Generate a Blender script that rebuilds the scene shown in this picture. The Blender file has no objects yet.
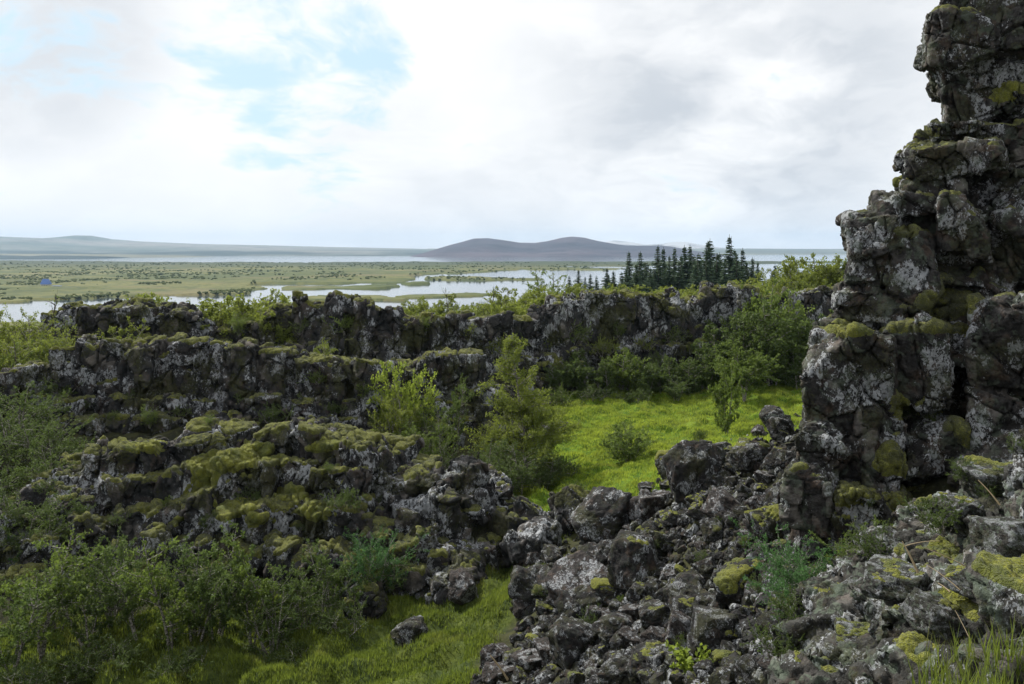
import bpy, math, random
import numpy as np
from math import radians as R

# ------------------------------------------------------------------ camera, sky, sun, exposure
scene = bpy.context.scene
COL = scene.collection
FPX, CX, HZ = 796.0, 512.0, 250.0          # focal length in pixels, picture centre, height of the horizon in the photo
cam = bpy.data.cameras.new("camera"); camo = bpy.data.objects.new("camera", cam); COL.objects.link(camo)
cam.sensor_width = 36.0; cam.lens = 36.0 * FPX / 1024.0
camo.location = (0, 0, 0); camo.rotation_euler = (R(90), 0, 0)
cam.shift_y = -(342.0 - HZ) / 1024.0
cam.clip_start = 0.1; cam.clip_end = 60000
scene.camera = camo
SUN_EL, SUN_AZ = 44.0, -42.0               # azimuth from +Y, negative = to the left
sun = bpy.data.lights.new("sun", 'SUN'); suno = bpy.data.objects.new("sun", sun); COL.objects.link(suno)
sun.energy = 4.8; sun.angle = R(2.5); sun.color = (1.0, 0.95, 0.86)
suno.rotation_euler = (R(90 - SUN_EL), 0, R(180 - SUN_AZ)); suno.location = (-20, 20, 40)
scene.view_settings.view_transform = 'Standard'; scene.view_settings.look = 'None'
scene.view_settings.exposure = 0.42; scene.view_settings.gamma = 1.0
scene.view_settings.use_curve_mapping = False
scene.render.engine = 'CYCLES'
cy = scene.cycles
cy.max_bounces = 5; cy.diffuse_bounces = 3; cy.glossy_bounces = 2; cy.transmission_bounces = 3; cy.volume_bounces = 0
cy.use_denoising = True
cy.use_adaptive_sampling = True; cy.adaptive_threshold = 0.012
cy.caustics_reflective = False; cy.caustics_refractive = False

class NT:
    """small helper round a node tree"""
    def __init__(s, tree): s.t = tree; s.n = tree.nodes; s.l = tree.links
    def new(s, typ, **kw):
        n = s.n.new(typ)
        for k, v in kw.items(): setattr(n, k, v)
        return n
    def put(s, sock, v):
        if v is None: return
        if isinstance(v, bpy.types.NodeSocket): s.l.new(v, sock)
        else:
            if isinstance(v, (tuple, list)) and len(v) == 3 and sock.type == 'RGBA': v = (*v, 1.0)
            sock.default_value = v
    def math(s, op, a, b=None, c=None, clamp=False):
        n = s.new('ShaderNodeMath', operation=op, use_clamp=clamp)
        for i, v in enumerate((a, b, c)): s.put(n.inputs[i], v)
        return n.outputs[0]
    def vmath(s, op, a, b=None):
        n = s.new('ShaderNodeVectorMath', operation=op); s.put(n.inputs[0], a); s.put(n.inputs[1], b)
        return n.outputs['Value'] if op in ('DOT_PRODUCT', 'LENGTH') else n.outputs['Vector']
    def step(s, v, lo, hi, a=0.0, b=1.0):
        n = s.new('ShaderNodeMapRange', interpolation_type='SMOOTHSTEP')
        for i, x in enumerate((v, lo, hi, a, b)): s.put(n.inputs[i], x)
        return n.outputs[0]
    def mix(s, f, a, b, mode='MIX'):
        n = s.new('ShaderNodeMix', data_type='RGBA', blend_type=mode)
        s.put(n.inputs[0], f); s.put(n.inputs[6], a); s.put(n.inputs[7], b)
        return n.outputs[2]
    def noise(s, vec, scale, detail=4.0, rough=0.55, dist=0.0, color=False):
        n = s.new('ShaderNodeTexNoise'); s.put(n.inputs['Vector'], vec)
        n.inputs['Scale'].default_value = scale; n.inputs['Detail'].default_value = detail
        n.inputs['Roughness'].default_value = rough; n.inputs['Distortion'].default_value = dist
        return n.outputs['Color' if color else 'Fac']
    def voro(s, vec, scale, feature='F1', out='Distance', rand=1.0):
        n = s.new('ShaderNodeTexVoronoi', feature=feature); s.put(n.inputs['Vector'], vec)
        n.inputs['Scale'].default_value = scale; n.inputs['Randomness'].default_value = rand
        return n.outputs[out]
    def attr(s, name, out='Fac'):
        return s.new('ShaderNodeAttribute', attribute_name=name).outputs[out]

def pdir(px, py):
    v = np.array([(px - CX) / FPX, 1.0, -(py - HZ) / FPX]); return tuple(v / np.linalg.norm(v))

world = bpy.data.worlds.new("World"); scene.world = world; world.use_nodes = True
def build_world():
    w = NT(world.node_tree); w.n.clear()
    d = w.new('ShaderNodeTexCoord').outputs['Generated']
    sky = w.new('ShaderNodeTexSky', sky_type='NISHITA'); sky.sun_disc = False
    sky.sun_elevation = R(SUN_EL); sky.sun_rotation = R(SUN_AZ); sky.altitude = 100; sky.air_density = 1.0; sky.dust_density = 1.0
    sep = w.new('ShaderNodeSeparateXYZ'); w.put(sep.inputs[0], d)
    den = w.math('ADD', w.math('MAXIMUM', sep.outputs[2], 0.0), 0.36)
    comb = w.new('ShaderNodeCombineXYZ')
    w.put(comb.inputs[0], w.math('DIVIDE', sep.outputs[0], den)); w.put(comb.inputs[1], w.math('DIVIDE', sep.outputs[1], den))
    p = comb.outputs[0]
    warp = w.vmath('ADD', p, w.vmath('MULTIPLY', w.vmath('SUBTRACT', w.noise(p, 1.3, 4, .55, 0, True), (.5, .5, .5)), (.5, .5, .5)))
    n1 = w.noise(warp, 2.9, 10, 0.56)
    n2 = w.noise(warp, 1.5, 7, 0.5)
    n3 = w.noise(warp, 8.0, 8, 0.58)
    def blob(px, py, inner, outer):          # 1 towards one direction of the sky, fading outwards (angles in degrees)
        c = w.vmath('DOT_PRODUCT', d, pdir(px, py))
        return w.step(c, math.cos(R(outer)), math.cos(R(inner)))
    gap = None
    for b in ((345, 75, 1.0, 8), (235, 12, 0.5, 8), (90, 52, .5, 7), (300, 135, 1, 7), (150, -15, 1, 7), (215, 55, 1, 6), (20, 40, 1, 5)):
        x = blob(*b); gap = x if gap is None else w.math('MAXIMUM', gap, x)
    cov = w.step(w.math('SUBTRACT', w.math('ADD', w.math('MULTIPLY', n1, 0.62), w.math('MULTIPLY', n3, 0.38)), w.math('MULTIPLY', gap, 0.132)), 0.265, 0.415)
    cov = w.math('ADD', w.math('MULTIPLY', cov, .9), .1)
    dark = w.math('MULTIPLY', blob(735, 85, 2, 17), 0.85)
    for b, k in (((560, 212, 0.5, 13), .36), ((20, 15, 1, 11), .60), ((70, 150, 1, 9), .10), ((905, 100, 1, 13), .5), ((640, 20, 1, 14), .35), ((400, 205, 1, 10), .30), ((800, 190, 1, 8), .10)):
        dark = w.math('MAXIMUM', dark, w.math('MULTIPLY', blob(*b), k))
    dark = w.math('MULTIPLY', dark, w.math('ADD', w.math('MULTIPLY', w.step(n2, 0.36, 0.58), .8), w.math('MULTIPLY', w.step(n3, 0.40, 0.60), .25)))
    dark = w.math('ADD', dark, w.math('MULTIPLY', w.step(n1, 0.40, 0.62), 0.09))
    cloud = w.mix(dark, (8.5, 8.55, 8.6), (4.9, 5.25, 5.7))
    blue = w.mix(0.80, sky.outputs[0], (4.9, 6.9, 8.1))
    col = w.mix(cov, blue, cloud)
    bg = w.new('ShaderNodeBackground'); w.put(bg.inputs[0], col); bg.inputs[1].default_value = 0.095
    out = w.new('ShaderNodeOutputWorld'); w.l.new(bg.outputs[0], out.inputs[0])
build_world()

# ------------------------------------------------------------------ noise in numpy
def hsh(ix, iy, iz, seed):
    h = (ix.astype(np.uint32) * np.uint32(374761393)) ^ (iy.astype(np.uint32) * np.uint32(668265263)) ^ (iz.astype(np.uint32) * np.uint32(2147483647)) ^ np.uint32((seed * 974711 + 12345) & 0xffffffff)
    h = (h ^ (h >> np.uint32(13))) * np.uint32(1274126177)
    h = (h ^ (h >> np.uint32(16))) * np.uint32(2246822519)
    return h ^ (h >> np.uint32(15))
def r01(h): return (h & np.uint32(0xffff)).astype(np.float32) / 65535.0
def vnoise(P, seed=0):
    i = np.floor(P).astype(np.int64); f = (P - i).astype(np.float32); f = f * f * (3 - 2 * f)
    out = 0
    for a in (0, 1):
        wa = f[:, 0] if a else 1 - f[:, 0]
        for b in (0, 1):
            wb = f[:, 1] if b else 1 - f[:, 1]
            for c in (0, 1):
                wc = f[:, 2] if c else 1 - f[:, 2]
                out = out + wa * wb * wc * r01(hsh(i[:, 0] + a, i[:, 1] + b, i[:, 2] + c, seed))
    return out
def fbm(P, octv=4, seed=0, gain=0.5):
    s, a, t = 0, 1.0, 0.0
    P = np.asarray(P, dtype=np.float64)
    for o in range(octv):
        s = s + a * vnoise(P * (2.03 ** o) + 17.3 * o, seed + o * 7); t += a; a *= gain
    return s / t
def worley(P, seed=0, jit=0.9):
    """F1, F2, a random number of the nearest cell, its random vector . offset (a tilted facet)"""
    n = len(P); i0 = np.floor(P).astype(np.int64)
    F1 = np.full(n, 9.0, np.float32); F2 = np.full(n, 9.0, np.float32); rid = np.zeros(n, np.float32); til = np.zeros(n, np.float32)
    for a in (-1, 0, 1):
        for b in (-1, 0, 1):
            for c in (-1, 0, 1):
                j = i0 + (a, b, c); h = hsh(j[:, 0], j[:, 1], j[:, 2], seed)
                h2 = hsh(j[:, 0], j[:, 1], j[:, 2], seed + 101)
                dx = (j[:, 0] + .5 + jit * ((h & 1023) / 1023.0 - .5) - P[:, 0]).astype(np.float32)
                dy = (j[:, 1] + .5 + jit * (((h >> 10) & 1023) / 1023.0 - .5) - P[:, 1]).astype(np.float32)
                dz = (j[:, 2] + .5 + jit * (((h >> 20) & 1023) / 1023.0 - .5) - P[:, 2]).astype(np.float32)
                dd = np.sqrt(dx * dx + dy * dy + dz * dz)
                near = dd < F1
                F2 = np.where(near, F1, np.minimum(F2, dd)); F1 = np.where(near, dd, F1)
                rid = np.where(near, (h2 & 1023) / 1023.0, rid)
                tv = dx * ((h2 >> 5 & 255) / 255.0 - .5) + dy * ((h2 >> 12 & 255) / 255.0 - .5) + dz * ((h2 >> 20 & 255) / 255.0 - .5)
                til = np.where(near, tv, til)
    return F1, F2, rid, til
def sstep(x, a, b):
    t = np.clip((x - a) / (b - a), 0, 1); return t * t * (3 - 2 * t)

# ------------------------------------------------------------------ mesh and object helpers
def mesh_np(name, V, F, mat=None, attrs=None, fattrs=None, smooth=True):
    V = np.ascontiguousarray(V, np.float32).reshape(-1, 3); F = np.ascontiguousarray(F, np.int32); k = F.shape[1]
    me = bpy.data.meshes.new(name)
    me.vertices.add(len(V)); me.vertices.foreach_set('co', V.ravel())
    me.loops.add(F.size); me.loops.foreach_set('vertex_index', F.ravel())
    me.polygons.add(len(F)); me.polygons.foreach_set('loop_start', np.arange(0, F.size, k, dtype=np.int32))
    me.polygons.foreach_set('use_smooth', np.full(len(F), smooth, bool))
    for dom, d in (('POINT', attrs), ('FACE', fattrs)):
        for an, av in (d or {}).items():
            a = me.attributes.new(an, 'FLOAT', dom); a.data.foreach_set('value', np.ascontiguousarray(av, np.float32).ravel())
    me.update(calc_edges=True)
    if mat is not None: me.materials.append(mat)
    return me
def ob(name, me, parent=None, loc=None):
    o = bpy.data.objects.new(name, me); COL.objects.link(o)
    if parent is not None: o.parent = parent
    if loc is not None: o.location = loc
    return o
def tag(o, label=None, cat=None, group=None, kind=None):
    if label: o['label'] = label
    if cat: o['category'] = cat
    if group: o['group'] = group
    if kind: o['kind'] = kind
    return o
def grid_faces(nu, nv):
    a = np.arange(nu * nv).reshape(nu, nv)
    return np.stack([a[:-1, :-1], a[1:, :-1], a[1:, 1:], a[:-1, 1:]], -1).reshape(-1, 4)
def empty(name, loc=(0, 0, 0)):
    o = bpy.data.objects.new(name, None); COL.objects.link(o); o.location = loc; o.empty_display_size = .2; return o
def remat(o, part, mat):
    for c in o.children:
        if c.name.split('.')[0] == part: c.material_slots[0].link = 'OBJECT'; c.material_slots[0].material = M[mat]
def copy_tree(src, loc, rz=0.0, sc=(1, 1, 1), tilt=(0, 0)):
    c = src.copy(); COL.objects.link(c)
    c.location = loc; c.rotation_euler = (tilt[0], tilt[1], rz); c.scale = sc
    for ch in src.children:
        d = ch.copy(); COL.objects.link(d); d.parent = c
    return c
ORD = "first second third fourth fifth sixth seventh eighth ninth tenth eleventh twelfth thirteenth fourteenth fifteenth sixteenth seventeenth eighteenth nineteenth twentieth".split()
def ordinal(n):
    if n < 20: return ORD[n]
    return ("twenty", "thirty", "forty", "fifty")[(n + 1) // 10 - 2] + "-" + ORD[(n + 1) % 10 - 1] if (n + 1) % 10 else ("thirtieth", "fortieth", "fiftieth")[(n + 1) // 10 - 3]
def W(px, py, Y): return np.array([(px - CX) / FPX * Y, Y, -(py - HZ) / FPX * Y])

# ------------------------------------------------------------------ materials
def newmat(name):
    m = bpy.data.materials.new(name); m.use_nodes = True
    t = NT(m.node_tree); t.n.clear()
    out = t.new('ShaderNodeOutputMaterial')
    return m, t, out
def principled(t, out, col, rough=0.9, spec=0.3, normal=None):
    b = t.new('ShaderNodeBsdfPrincipled')
    t.put(b.inputs['Base Color'], col); t.put(b.inputs['Roughness'], rough)
    b.inputs['Specular IOR Level'].default_value = spec
    if normal is not None: t.put(b.inputs['Normal'], normal)
    t.l.new(b.outputs[0], out.inputs[0]); return b
def bump(t, h, strength=0.5, dist=0.05):
    b = t.new('ShaderNodeBump'); b.inputs['Strength'].default_value = strength; b.inputs['Distance'].default_value = dist
    t.put(b.inputs['Height'], h); return b.outputs[0]

def rock_material(name, k=1.0, lichen=0.5, base=((.018, .017, .018), (.075, .070, .068)), warm=0.2, green=0.0, olive=0.0):
    """dark basalt with grey weathering, pale lichen spots, brown stains; k = size of the marks"""
    m, t, out = newmat(name)
    co = t.new('ShaderNodeTexCoord').outputs['Object']
    info = t.new('ShaderNodeObjectInfo').outputs['Random']
    off = t.vmath('ADD', co, t.vmath('SCALE', (7.3, 3.1, 5.7), None))
    sc = t.new('ShaderNodeVectorMath', operation='SCALE'); sc.inputs[0].default_value = (31.0, 17.0, 23.0); t.put(sc.inputs[3], info)
    p = t.vmath('ADD', co, sc.outputs[0])
    big = t.noise(p, 0.9 / k, 5, 0.6)
    mid = t.noise(p, 3.5 / k, 6, 0.62)
    fine = t.noise(p, 15.0 / k, 4, 0.65)
    cell = t.attr('cell'); crack = t.attr('crack')
    c = t.mix(t.step(mid, .36, .68), base[0], base[1])
    c = t.mix(t.math('MULTIPLY', t.step(cell, .1, .9), .55), c, tuple(x * .42 for x in base[1]))
    fresh = t.math('MULTIPLY', t.step(cell, .66, .74), t.step(t.noise(p, 1.1 / k, 3, .5), .44, .52))
    c = t.mix(t.math('MULTIPLY', fresh, .8), c, t.mix(t.step(mid, .3, .7), (.075, .070, .066), (.155, .143, .132)))
    c = t.mix(t.math('MULTIPLY', crack, .6), c, tuple(x * .6 for x in base[0]))
    c = t.mix(t.math('MULTIPLY', t.step(t.noise(p, 1.7 / k, 4, .6, .4), .52, .66), warm), c, (.13, .085, .058))
    mp = t.new('ShaderNodeMapping'); mp.inputs['Scale'].default_value = (1, 1, .6); t.put(mp.inputs[0], p); ps = mp.outputs[0]
    # pale lichen: blotches where two noises agree
    zone = t.math('SUBTRACT', t.math('MULTIPLY', t.step(big, .42, .60), 2.7), t.math('ADD', t.math('MULTIPLY', t.math('ADD', cell, crack), .9), .55))
    s1 = t.step(t.math('ADD', t.noise(ps, 8.5 / k, 3, .7, .6), t.math('MULTIPLY', zone, .10)), .66 - .10 * lichen, .72 - .10 * lichen)
    s2 = t.step(t.math('ADD', t.noise(ps, 24.0 / k, 3, .65), t.math('MULTIPLY', zone, .07)), .67 - .08 * lichen, .72 - .08 * lichen)
    spots = t.math('MAXIMUM', s1, t.math('MULTIPLY', s2, .8))
    lc = t.mix(t.noise(p, 5.0 / k, 2), (.20, .22, .24), (.48, .50, .525))
    c = t.mix(t.math('MULTIPLY', spots, .74), c, lc)
    if green > 0:
        g = t.step(t.noise(p, 2.2 / k, 5, .65, .3), .50, .60)
        c = t.mix(t.math('MULTIPLY', g, green), c, (.10, .13, .095))
    if olive > 0:
        g = t.step(t.math('ADD', t.noise(p, .55 / k, 5, .65, .3), t.math('MULTIPLY', t.math('SUBTRACT', fine, .5), .35)), .50, .60)
        c = t.mix(t.math('MULTIPLY', g, olive), c, t.mix(t.step(fine, .35, .65), (.016, .018, .008), (.050, .054, .014)))
    h = t.math('ADD', t.math('MULTIPLY', fine, .5), mid)
    principled(t, out, c, t.math('SUBTRACT', .95, t.math('MULTIPLY', spots, .1)), .25, bump(t, h, .95, .12 * k))
    return m
M = {}
M['rock_far'] = rock_material('dark_basalt_far', 1.5, .45, ((.010, .013, .014), (.060, .058, .060)), .15, .0, .85)
M['rock_mid'] = rock_material('dark_basalt', 1.0, .52, ((.010, .013, .014), (.058, .056, .058)), .2, .0, .75)
M['rock_tall'] = rock_material('lichen_basalt', .55, .48, ((.010, .010, .0105), (.052, .050, .049)), .28, .35, .40)
M['rock_near'] = rock_material('grey_green_lichen_rock', .36, .25, ((.014, .014, .013), (.066, .066, .061)), .15, .6, .45)
M['boulder'] = rock_material('boulder_basalt', .50, -.35, ((.009, .009, .0095), (.030, .029, .030)), .25, .12, .5)
M['boulder_pale'] = rock_material('boulder_pale', .5, -.15, ((.016, .0145, .0145), (.062, .053, .051)), .3, .1)

def moss_material(name, a, b, c):
    m, t, out = newmat(name)
    p = t.new('ShaderNodeNewGeometry').outputs['Position']
    n1 = t.noise(p, 1.1, 4, .6); n2 = t.noise(p, 9.0, 5, .7); n3 = t.noise(p, 45.0, 3, .7)
    n4 = t.noise(p, 3.2, 4, .65)
    col = t.mix(t.step(n1, .38, .60), a, b); col = t.mix(t.math('MULTIPLY', t.step(n2, .46, .66), t.step(n4, .35, .6)), col, c)
    col = t.mix(t.math('MULTIPLY', t.step(n4, .50, .64), .6), col, tuple(x * .40 for x in a))
    col = t.mix(t.math('MULTIPLY', t.step(n3, .42, .6), .55), col, tuple(x * .40 for x in a))
    b_ = principled(t, out, col, .95, .1, bump(t, t.math('ADD', n2, n3), 1.0, .09))
    b_.inputs['Sheen Weight'].default_value = .15
    return m
M['moss'] = moss_material('olive_moss', (.050, .060, .009), (.140, .152, .013), (.31, .325, .024))
M['moss_bright'] = moss_material('bright_cushion_moss', (.10, .125, .010), (.21, .225, .014), (.34, .34, .03))
M['moss_dark'] = moss_material('dark_moss', (.026, .028, .010), (.050, .052, .012), (.085, .085, .016))

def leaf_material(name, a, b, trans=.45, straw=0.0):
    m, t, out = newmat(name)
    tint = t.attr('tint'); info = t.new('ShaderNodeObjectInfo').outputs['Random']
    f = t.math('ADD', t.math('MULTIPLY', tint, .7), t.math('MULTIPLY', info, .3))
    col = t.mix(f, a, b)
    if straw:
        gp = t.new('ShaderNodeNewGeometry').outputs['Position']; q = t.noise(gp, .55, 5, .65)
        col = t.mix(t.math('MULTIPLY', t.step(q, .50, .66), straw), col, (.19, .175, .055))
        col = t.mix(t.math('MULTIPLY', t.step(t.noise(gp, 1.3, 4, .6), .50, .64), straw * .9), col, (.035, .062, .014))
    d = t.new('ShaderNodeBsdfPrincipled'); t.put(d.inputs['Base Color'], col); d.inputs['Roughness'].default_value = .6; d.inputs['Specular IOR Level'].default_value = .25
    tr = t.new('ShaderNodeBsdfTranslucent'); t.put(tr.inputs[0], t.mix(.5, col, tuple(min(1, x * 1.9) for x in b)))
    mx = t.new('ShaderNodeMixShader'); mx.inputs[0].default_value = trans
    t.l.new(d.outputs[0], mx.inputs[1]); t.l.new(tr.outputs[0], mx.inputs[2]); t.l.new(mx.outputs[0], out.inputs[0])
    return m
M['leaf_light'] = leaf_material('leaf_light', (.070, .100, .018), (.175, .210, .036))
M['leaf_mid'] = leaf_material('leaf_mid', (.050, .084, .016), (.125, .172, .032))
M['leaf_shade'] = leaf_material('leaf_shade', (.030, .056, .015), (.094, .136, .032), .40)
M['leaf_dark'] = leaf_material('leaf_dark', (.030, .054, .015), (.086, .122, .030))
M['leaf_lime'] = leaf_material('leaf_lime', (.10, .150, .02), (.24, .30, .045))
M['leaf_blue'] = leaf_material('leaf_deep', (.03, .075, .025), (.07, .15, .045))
M['needle'] = leaf_material('needles', (.020, .044, .022), (.060, .100, .045), .2)
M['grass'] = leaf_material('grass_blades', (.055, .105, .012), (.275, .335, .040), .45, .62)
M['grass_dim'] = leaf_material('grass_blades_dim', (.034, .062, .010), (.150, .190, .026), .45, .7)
M['straw'] = leaf_material('straw', (.22, .17, .10), (.42, .36, .24), .2)
def bark_material(name, a, b, s=14):
    m, t, out = newmat(name)
    p = t.new('ShaderNodeTexCoord').outputs['Object']
    mp = t.new('ShaderNodeMapping'); mp.inputs['Scale'].default_value = (1, 1, 2.2); t.put(mp.inputs[0], p)
    n = t.noise(mp.outputs[0], s, 4, .7)
    principled(t, out, t.mix(t.step(n, .42, .60), a, b), .85, .2, bump(t, n, .4, .02)); return m
M['bark_pale'] = bark_material('pale_birch_bark', (.06, .055, .05), (.36, .34, .31))
M['bark_dark'] = bark_material('dark_bark', (.03, .024, .02), (.09, .075, .06))

def ground_material():
    m, t, out = newmat('valley_ground')
    p = t.new('ShaderNodeNewGeometry').outputs['Position']
    g = t.attr('grassy'); y = t.attr('meadow')
    n1 = t.noise(p, .22, 5, .6); n2 = t.noise(p, 1.6, 5, .65); n3 = t.noise(p, 11.0, 4, .7)
    grass = t.mix(t.step(n2, .35, .65), (.045, .090, .008), (.120, .190, .014))
    grass = t.mix(t.math('MULTIPLY', t.step(n1, .45, .62), .4), grass, (.13, .14, .02))
    dull = t.mix(t.step(n2, .35, .65), (.030, .045, .012), (.075, .095, .018))
    grass = t.mix(y, dull, grass)
    soil = t.mix(t.step(n2, .38, .62), (.018, .018, .014), (.050, .050, .022))
    soil = t.mix(t.math('MULTIPLY', t.step(n3, .55, .68), .5), soil, (.10, .095, .085))
    c = t.mix(g, soil, grass)
    c = t.mix(t.math('MULTIPLY', t.step(n3, .40, .60), .35), c, (.02, .03, .008))
    principled(t, out, c, .95, .1, bump(t, t.math('ADD', n2, t.math('MULTIPLY', n3, .5)), .6, .15)); return m
M['ground'] = ground_material()

def plain_material():
    m, t, out = newmat('lava_plain')
    p = t.new('ShaderNodeNewGeometry').outputs['Position']
    far = t.attr('far')
    mp = t.new('ShaderNodeMapping'); mp.inputs['Scale'].default_value = (.45, 1, 1); t.put(mp.inputs[0], p)
    n1 = t.noise(mp.outputs[0], .006, 6, .62, .4); n2 = t.noise(p, .03, 6, .65); n3 = t.noise(p, .15, 4, .7)
    c = t.mix(t.step(n1, .40, .60), (.062, .078, .024), (.118, .120, .042))
    c = t.mix(t.math('MULTIPLY', t.step(n2, .48, .60), .75), c, (.045, .062, .024))
    c = t.mix(t.math('MULTIPLY', t.step(n3, .52, .64), .7), c, (.035, .05, .02))
    c = t.mix(t.math('MULTIPLY', t.step(t.noise(mp.outputs[0], .011, 5, .6), .56, .64), .5), c, (.15, .125, .07))
    c = t.mix(t.math('MULTIPLY', far, t.step(n1, .30, .52)), c, (.035, .048, .022))
    principled(t, out, c, .95, .1); return m
M['plain'] = plain_material()

def hill_material(name, lo, hi, forest=0.0, snow=0.0, sc=1.0):
    m, t, out = newmat(name)
    p = t.new('ShaderNodeNewGeometry').outputs['Position']
    sep = t.new('ShaderNodeSeparateXYZ'); t.put(sep.inputs[0], p)
    mp = t.new('ShaderNodeMapping'); mp.inputs['Scale'].default_value = (.35, .5, 3.0); t.put(mp.inputs[0], p)
    n = t.noise(mp.outputs[0], .0016 * sc, 7, .62, .3); n2 = t.noise(p, .006 * sc, 6, .65)
    c = t.mix(t.step(n, .38, .62), lo, hi)
    c = t.mix(t.math('MULTIPLY', t.step(n2, .48, .66), .55), c, tuple(x * .5 for x in lo))
    if forest:
        zb = t.math('MULTIPLY', t.step(sep.outputs[2], -12.0, 4.0, 1.0, 0.0), t.step(t.noise(p, .0011, 4, .6), .40, .56))
        c = t.mix(t.math('MULTIPLY', zb, forest), c, (.012, .028, .024))
    if snow: c = t.mix(t.math('MULTIPLY', t.step(n2, .40, .55), snow), c, (.55, .55, .56))
    principled(t, out, c, .95, .1); return m
M['mountain'] = hill_material('dark_mountain', (.024, .021, .032), (.068, .052, .064))
M['moor'] = hill_material('pale_moor', (.070, .095, .080), (.170, .165, .150), .95)
M['moor_far'] = hill_material('far_pale_mountain', (.16, .15, .15), (.26, .25, .25), 0, .5)
M['shore'] = hill_material('far_shore', (.07, .08, .06), (.14, .14, .10))

def water_material():
    m, t, out = newmat('lake_water')
    p = t.new('ShaderNodeNewGeometry').outputs['Position']
    n = t.noise(p, .35, 3, .6)
    principled(t, out, (.03, .045, .06), .08, .5, bump(t, n, .12, .25)); return m
M['water'] = water_material()

# ------------------------------------------------------------------ near ground
CT = [(px, py, Y) for px, py, Y in (
    (300, 684, 20), (0, 684, 20), (-200, 684, 20), (150, 640, 22.5), (300, 622, 23.6), (100, 602, 25), (430, 640, 22), (470, 570, 27), (520, 525, 31),
    (550, 503, 33.5), (600, 474, 36), (650, 450, 40), (620, 420, 48), (580, 400, 53), (700, 398, 54), (800, 387, 57), (815, 380, 60), (600, 390, 58), (700, 425, 45),
    (440, 480, 37), (480, 432, 44),
    # the boulder slope and the foot of the tall rock
    (545, 545, 27), (500, 600, 22.5), (640, 518, 25), (690, 488, 24), (780, 436, 24), (800, 470, 17.5), (480, 684, 18), (600, 684, 14), (700, 684, 11), (800, 684, 8),
    (900, 684, 5.5), (1000, 684, 4.2), (1020, 520, 6.2), (920, 570, 8.4), (830, 585, 11), (750, 560, 15.5), (650, 580, 18), (560, 600, 20.5), (810, 520, 14.5), (900, 520, 12.2), (1030, 486, 11.0), (970, 505, 10.5), (1100, 470, 9.5))]
CP = [W(*c) for c in CT]
CP += [np.array(v, float) for v in ((-30, 36, -8.3), (-15, 36, -8.3), (-6, 36, -9.0), (-30, 46, -7.6), (-15, 46, -7.8), (-6, 47, -8.6), (-60, 30, -9), (-60, 60, -6), (-60, 76, -8), (-30, 66, -7.0),
    (-10, 68, -6.6), (-2, 53, -9.6), (10, 72, -6.4), (25, 78, -6.0), (45, 80, -5.6), (-30, 92, -10.2), (0, 95, -10.4), (40, 95, -9.6), (60, 92, -9.0), (-60, 92, -10),
    (0, -4, -1.7), (0, 0, -1.7), (4, 0, -1.5), (8, 0, -1.2), (-4, 0, -3.4), (-5, 6, -6.5), (-10, 10, -10.6), (-20, 12, -11), (0, 8, -6.3), (0, 3, -3.3), (4, 3, -2.0), (8, 3, -1.5),
    (6, 8, -1.9), (10, 12, -2.4), (14, 20, -4.4), (12, 30, -7.0), (17, 31, -7.4), (25, 42, -9.0), (25, 60, -9.3), (34, 66, -8.5), (50, 50, -8), (50, 20, -4), (-60, 5, -10))]
CP = np.array(CP)
def tps(d): return np.where(d > 1e-9, d * d * np.log(d + 1e-9), 0)
def fit_tps(C):
    n = len(C); X = C[:, :2]; K = tps(np.linalg.norm(X[:, None] - X[None], axis=2)) + np.eye(n) * 1.5
    P = np.hstack([np.ones((n, 1)), X]); A = np.zeros((n + 3, n + 3)); A[:n, :n] = K; A[:n, n:] = P; A[n:, :n] = P.T
    return np.linalg.solve(A, np.concatenate([C[:, 2], np.zeros(3)]))
SOL = fit_tps(CP)
GX0, GY0, GS = -75.0, -8.0, 0.2
gx = np.arange(GX0, 75.01, GS); gy = np.arange(GY0, 100.01, GS)
def tps_eval(X, Y):
    s = SOL[-3] + SOL[-2] * X + SOL[-1] * Y
    for (cx, cy_, _), w in zip(CP, SOL): s = s + w * tps(np.sqrt((X - cx) ** 2 + (Y - cy_) ** 2))
    return s
cgx = np.arange(GX0, 76, 1.0); cgy = np.arange(GY0, 101, 1.0)
CZ = tps_eval(*np.meshgrid(cgx, cgy, indexing='ij'))
def bil(Z, x0, y0, s, X, Y):
    u = np.clip((X - x0) / s, 0, Z.shape[0] - 1.001); v = np.clip((Y - y0) / s, 0, Z.shape[1] - 1.001)
    i = u.astype(int); j = v.astype(int); a = u - i; b = v - j
    return (Z[i, j] * (1 - a) + Z[i + 1, j] * a) * (1 - b) + (Z[i, j + 1] * (1 - a) + Z[i + 1, j + 1] * a) * b
GXX, GYY = np.meshgrid(gx, gy, indexing='ij')
def inpoly(poly, X, Y):
    r = np.zeros(X.shape, bool); n = len(poly)
    for i in range(n):
        x0, y0 = poly[i]; x1, y1 = poly[(i + 1) % n]
        if y0 == y1: continue
        c = ((y0 > Y) != (y1 > Y)) & (X < (x1 - x0) * (Y - y0) / (y1 - y0) + x0); r ^= c
    return r
GZ = bil(CZ, GX0, GY0, 1.0, GXX, GYY)
PT = np.stack([GXX.ravel(), GYY.ravel(), np.zeros(GXX.size)], 1)
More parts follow.
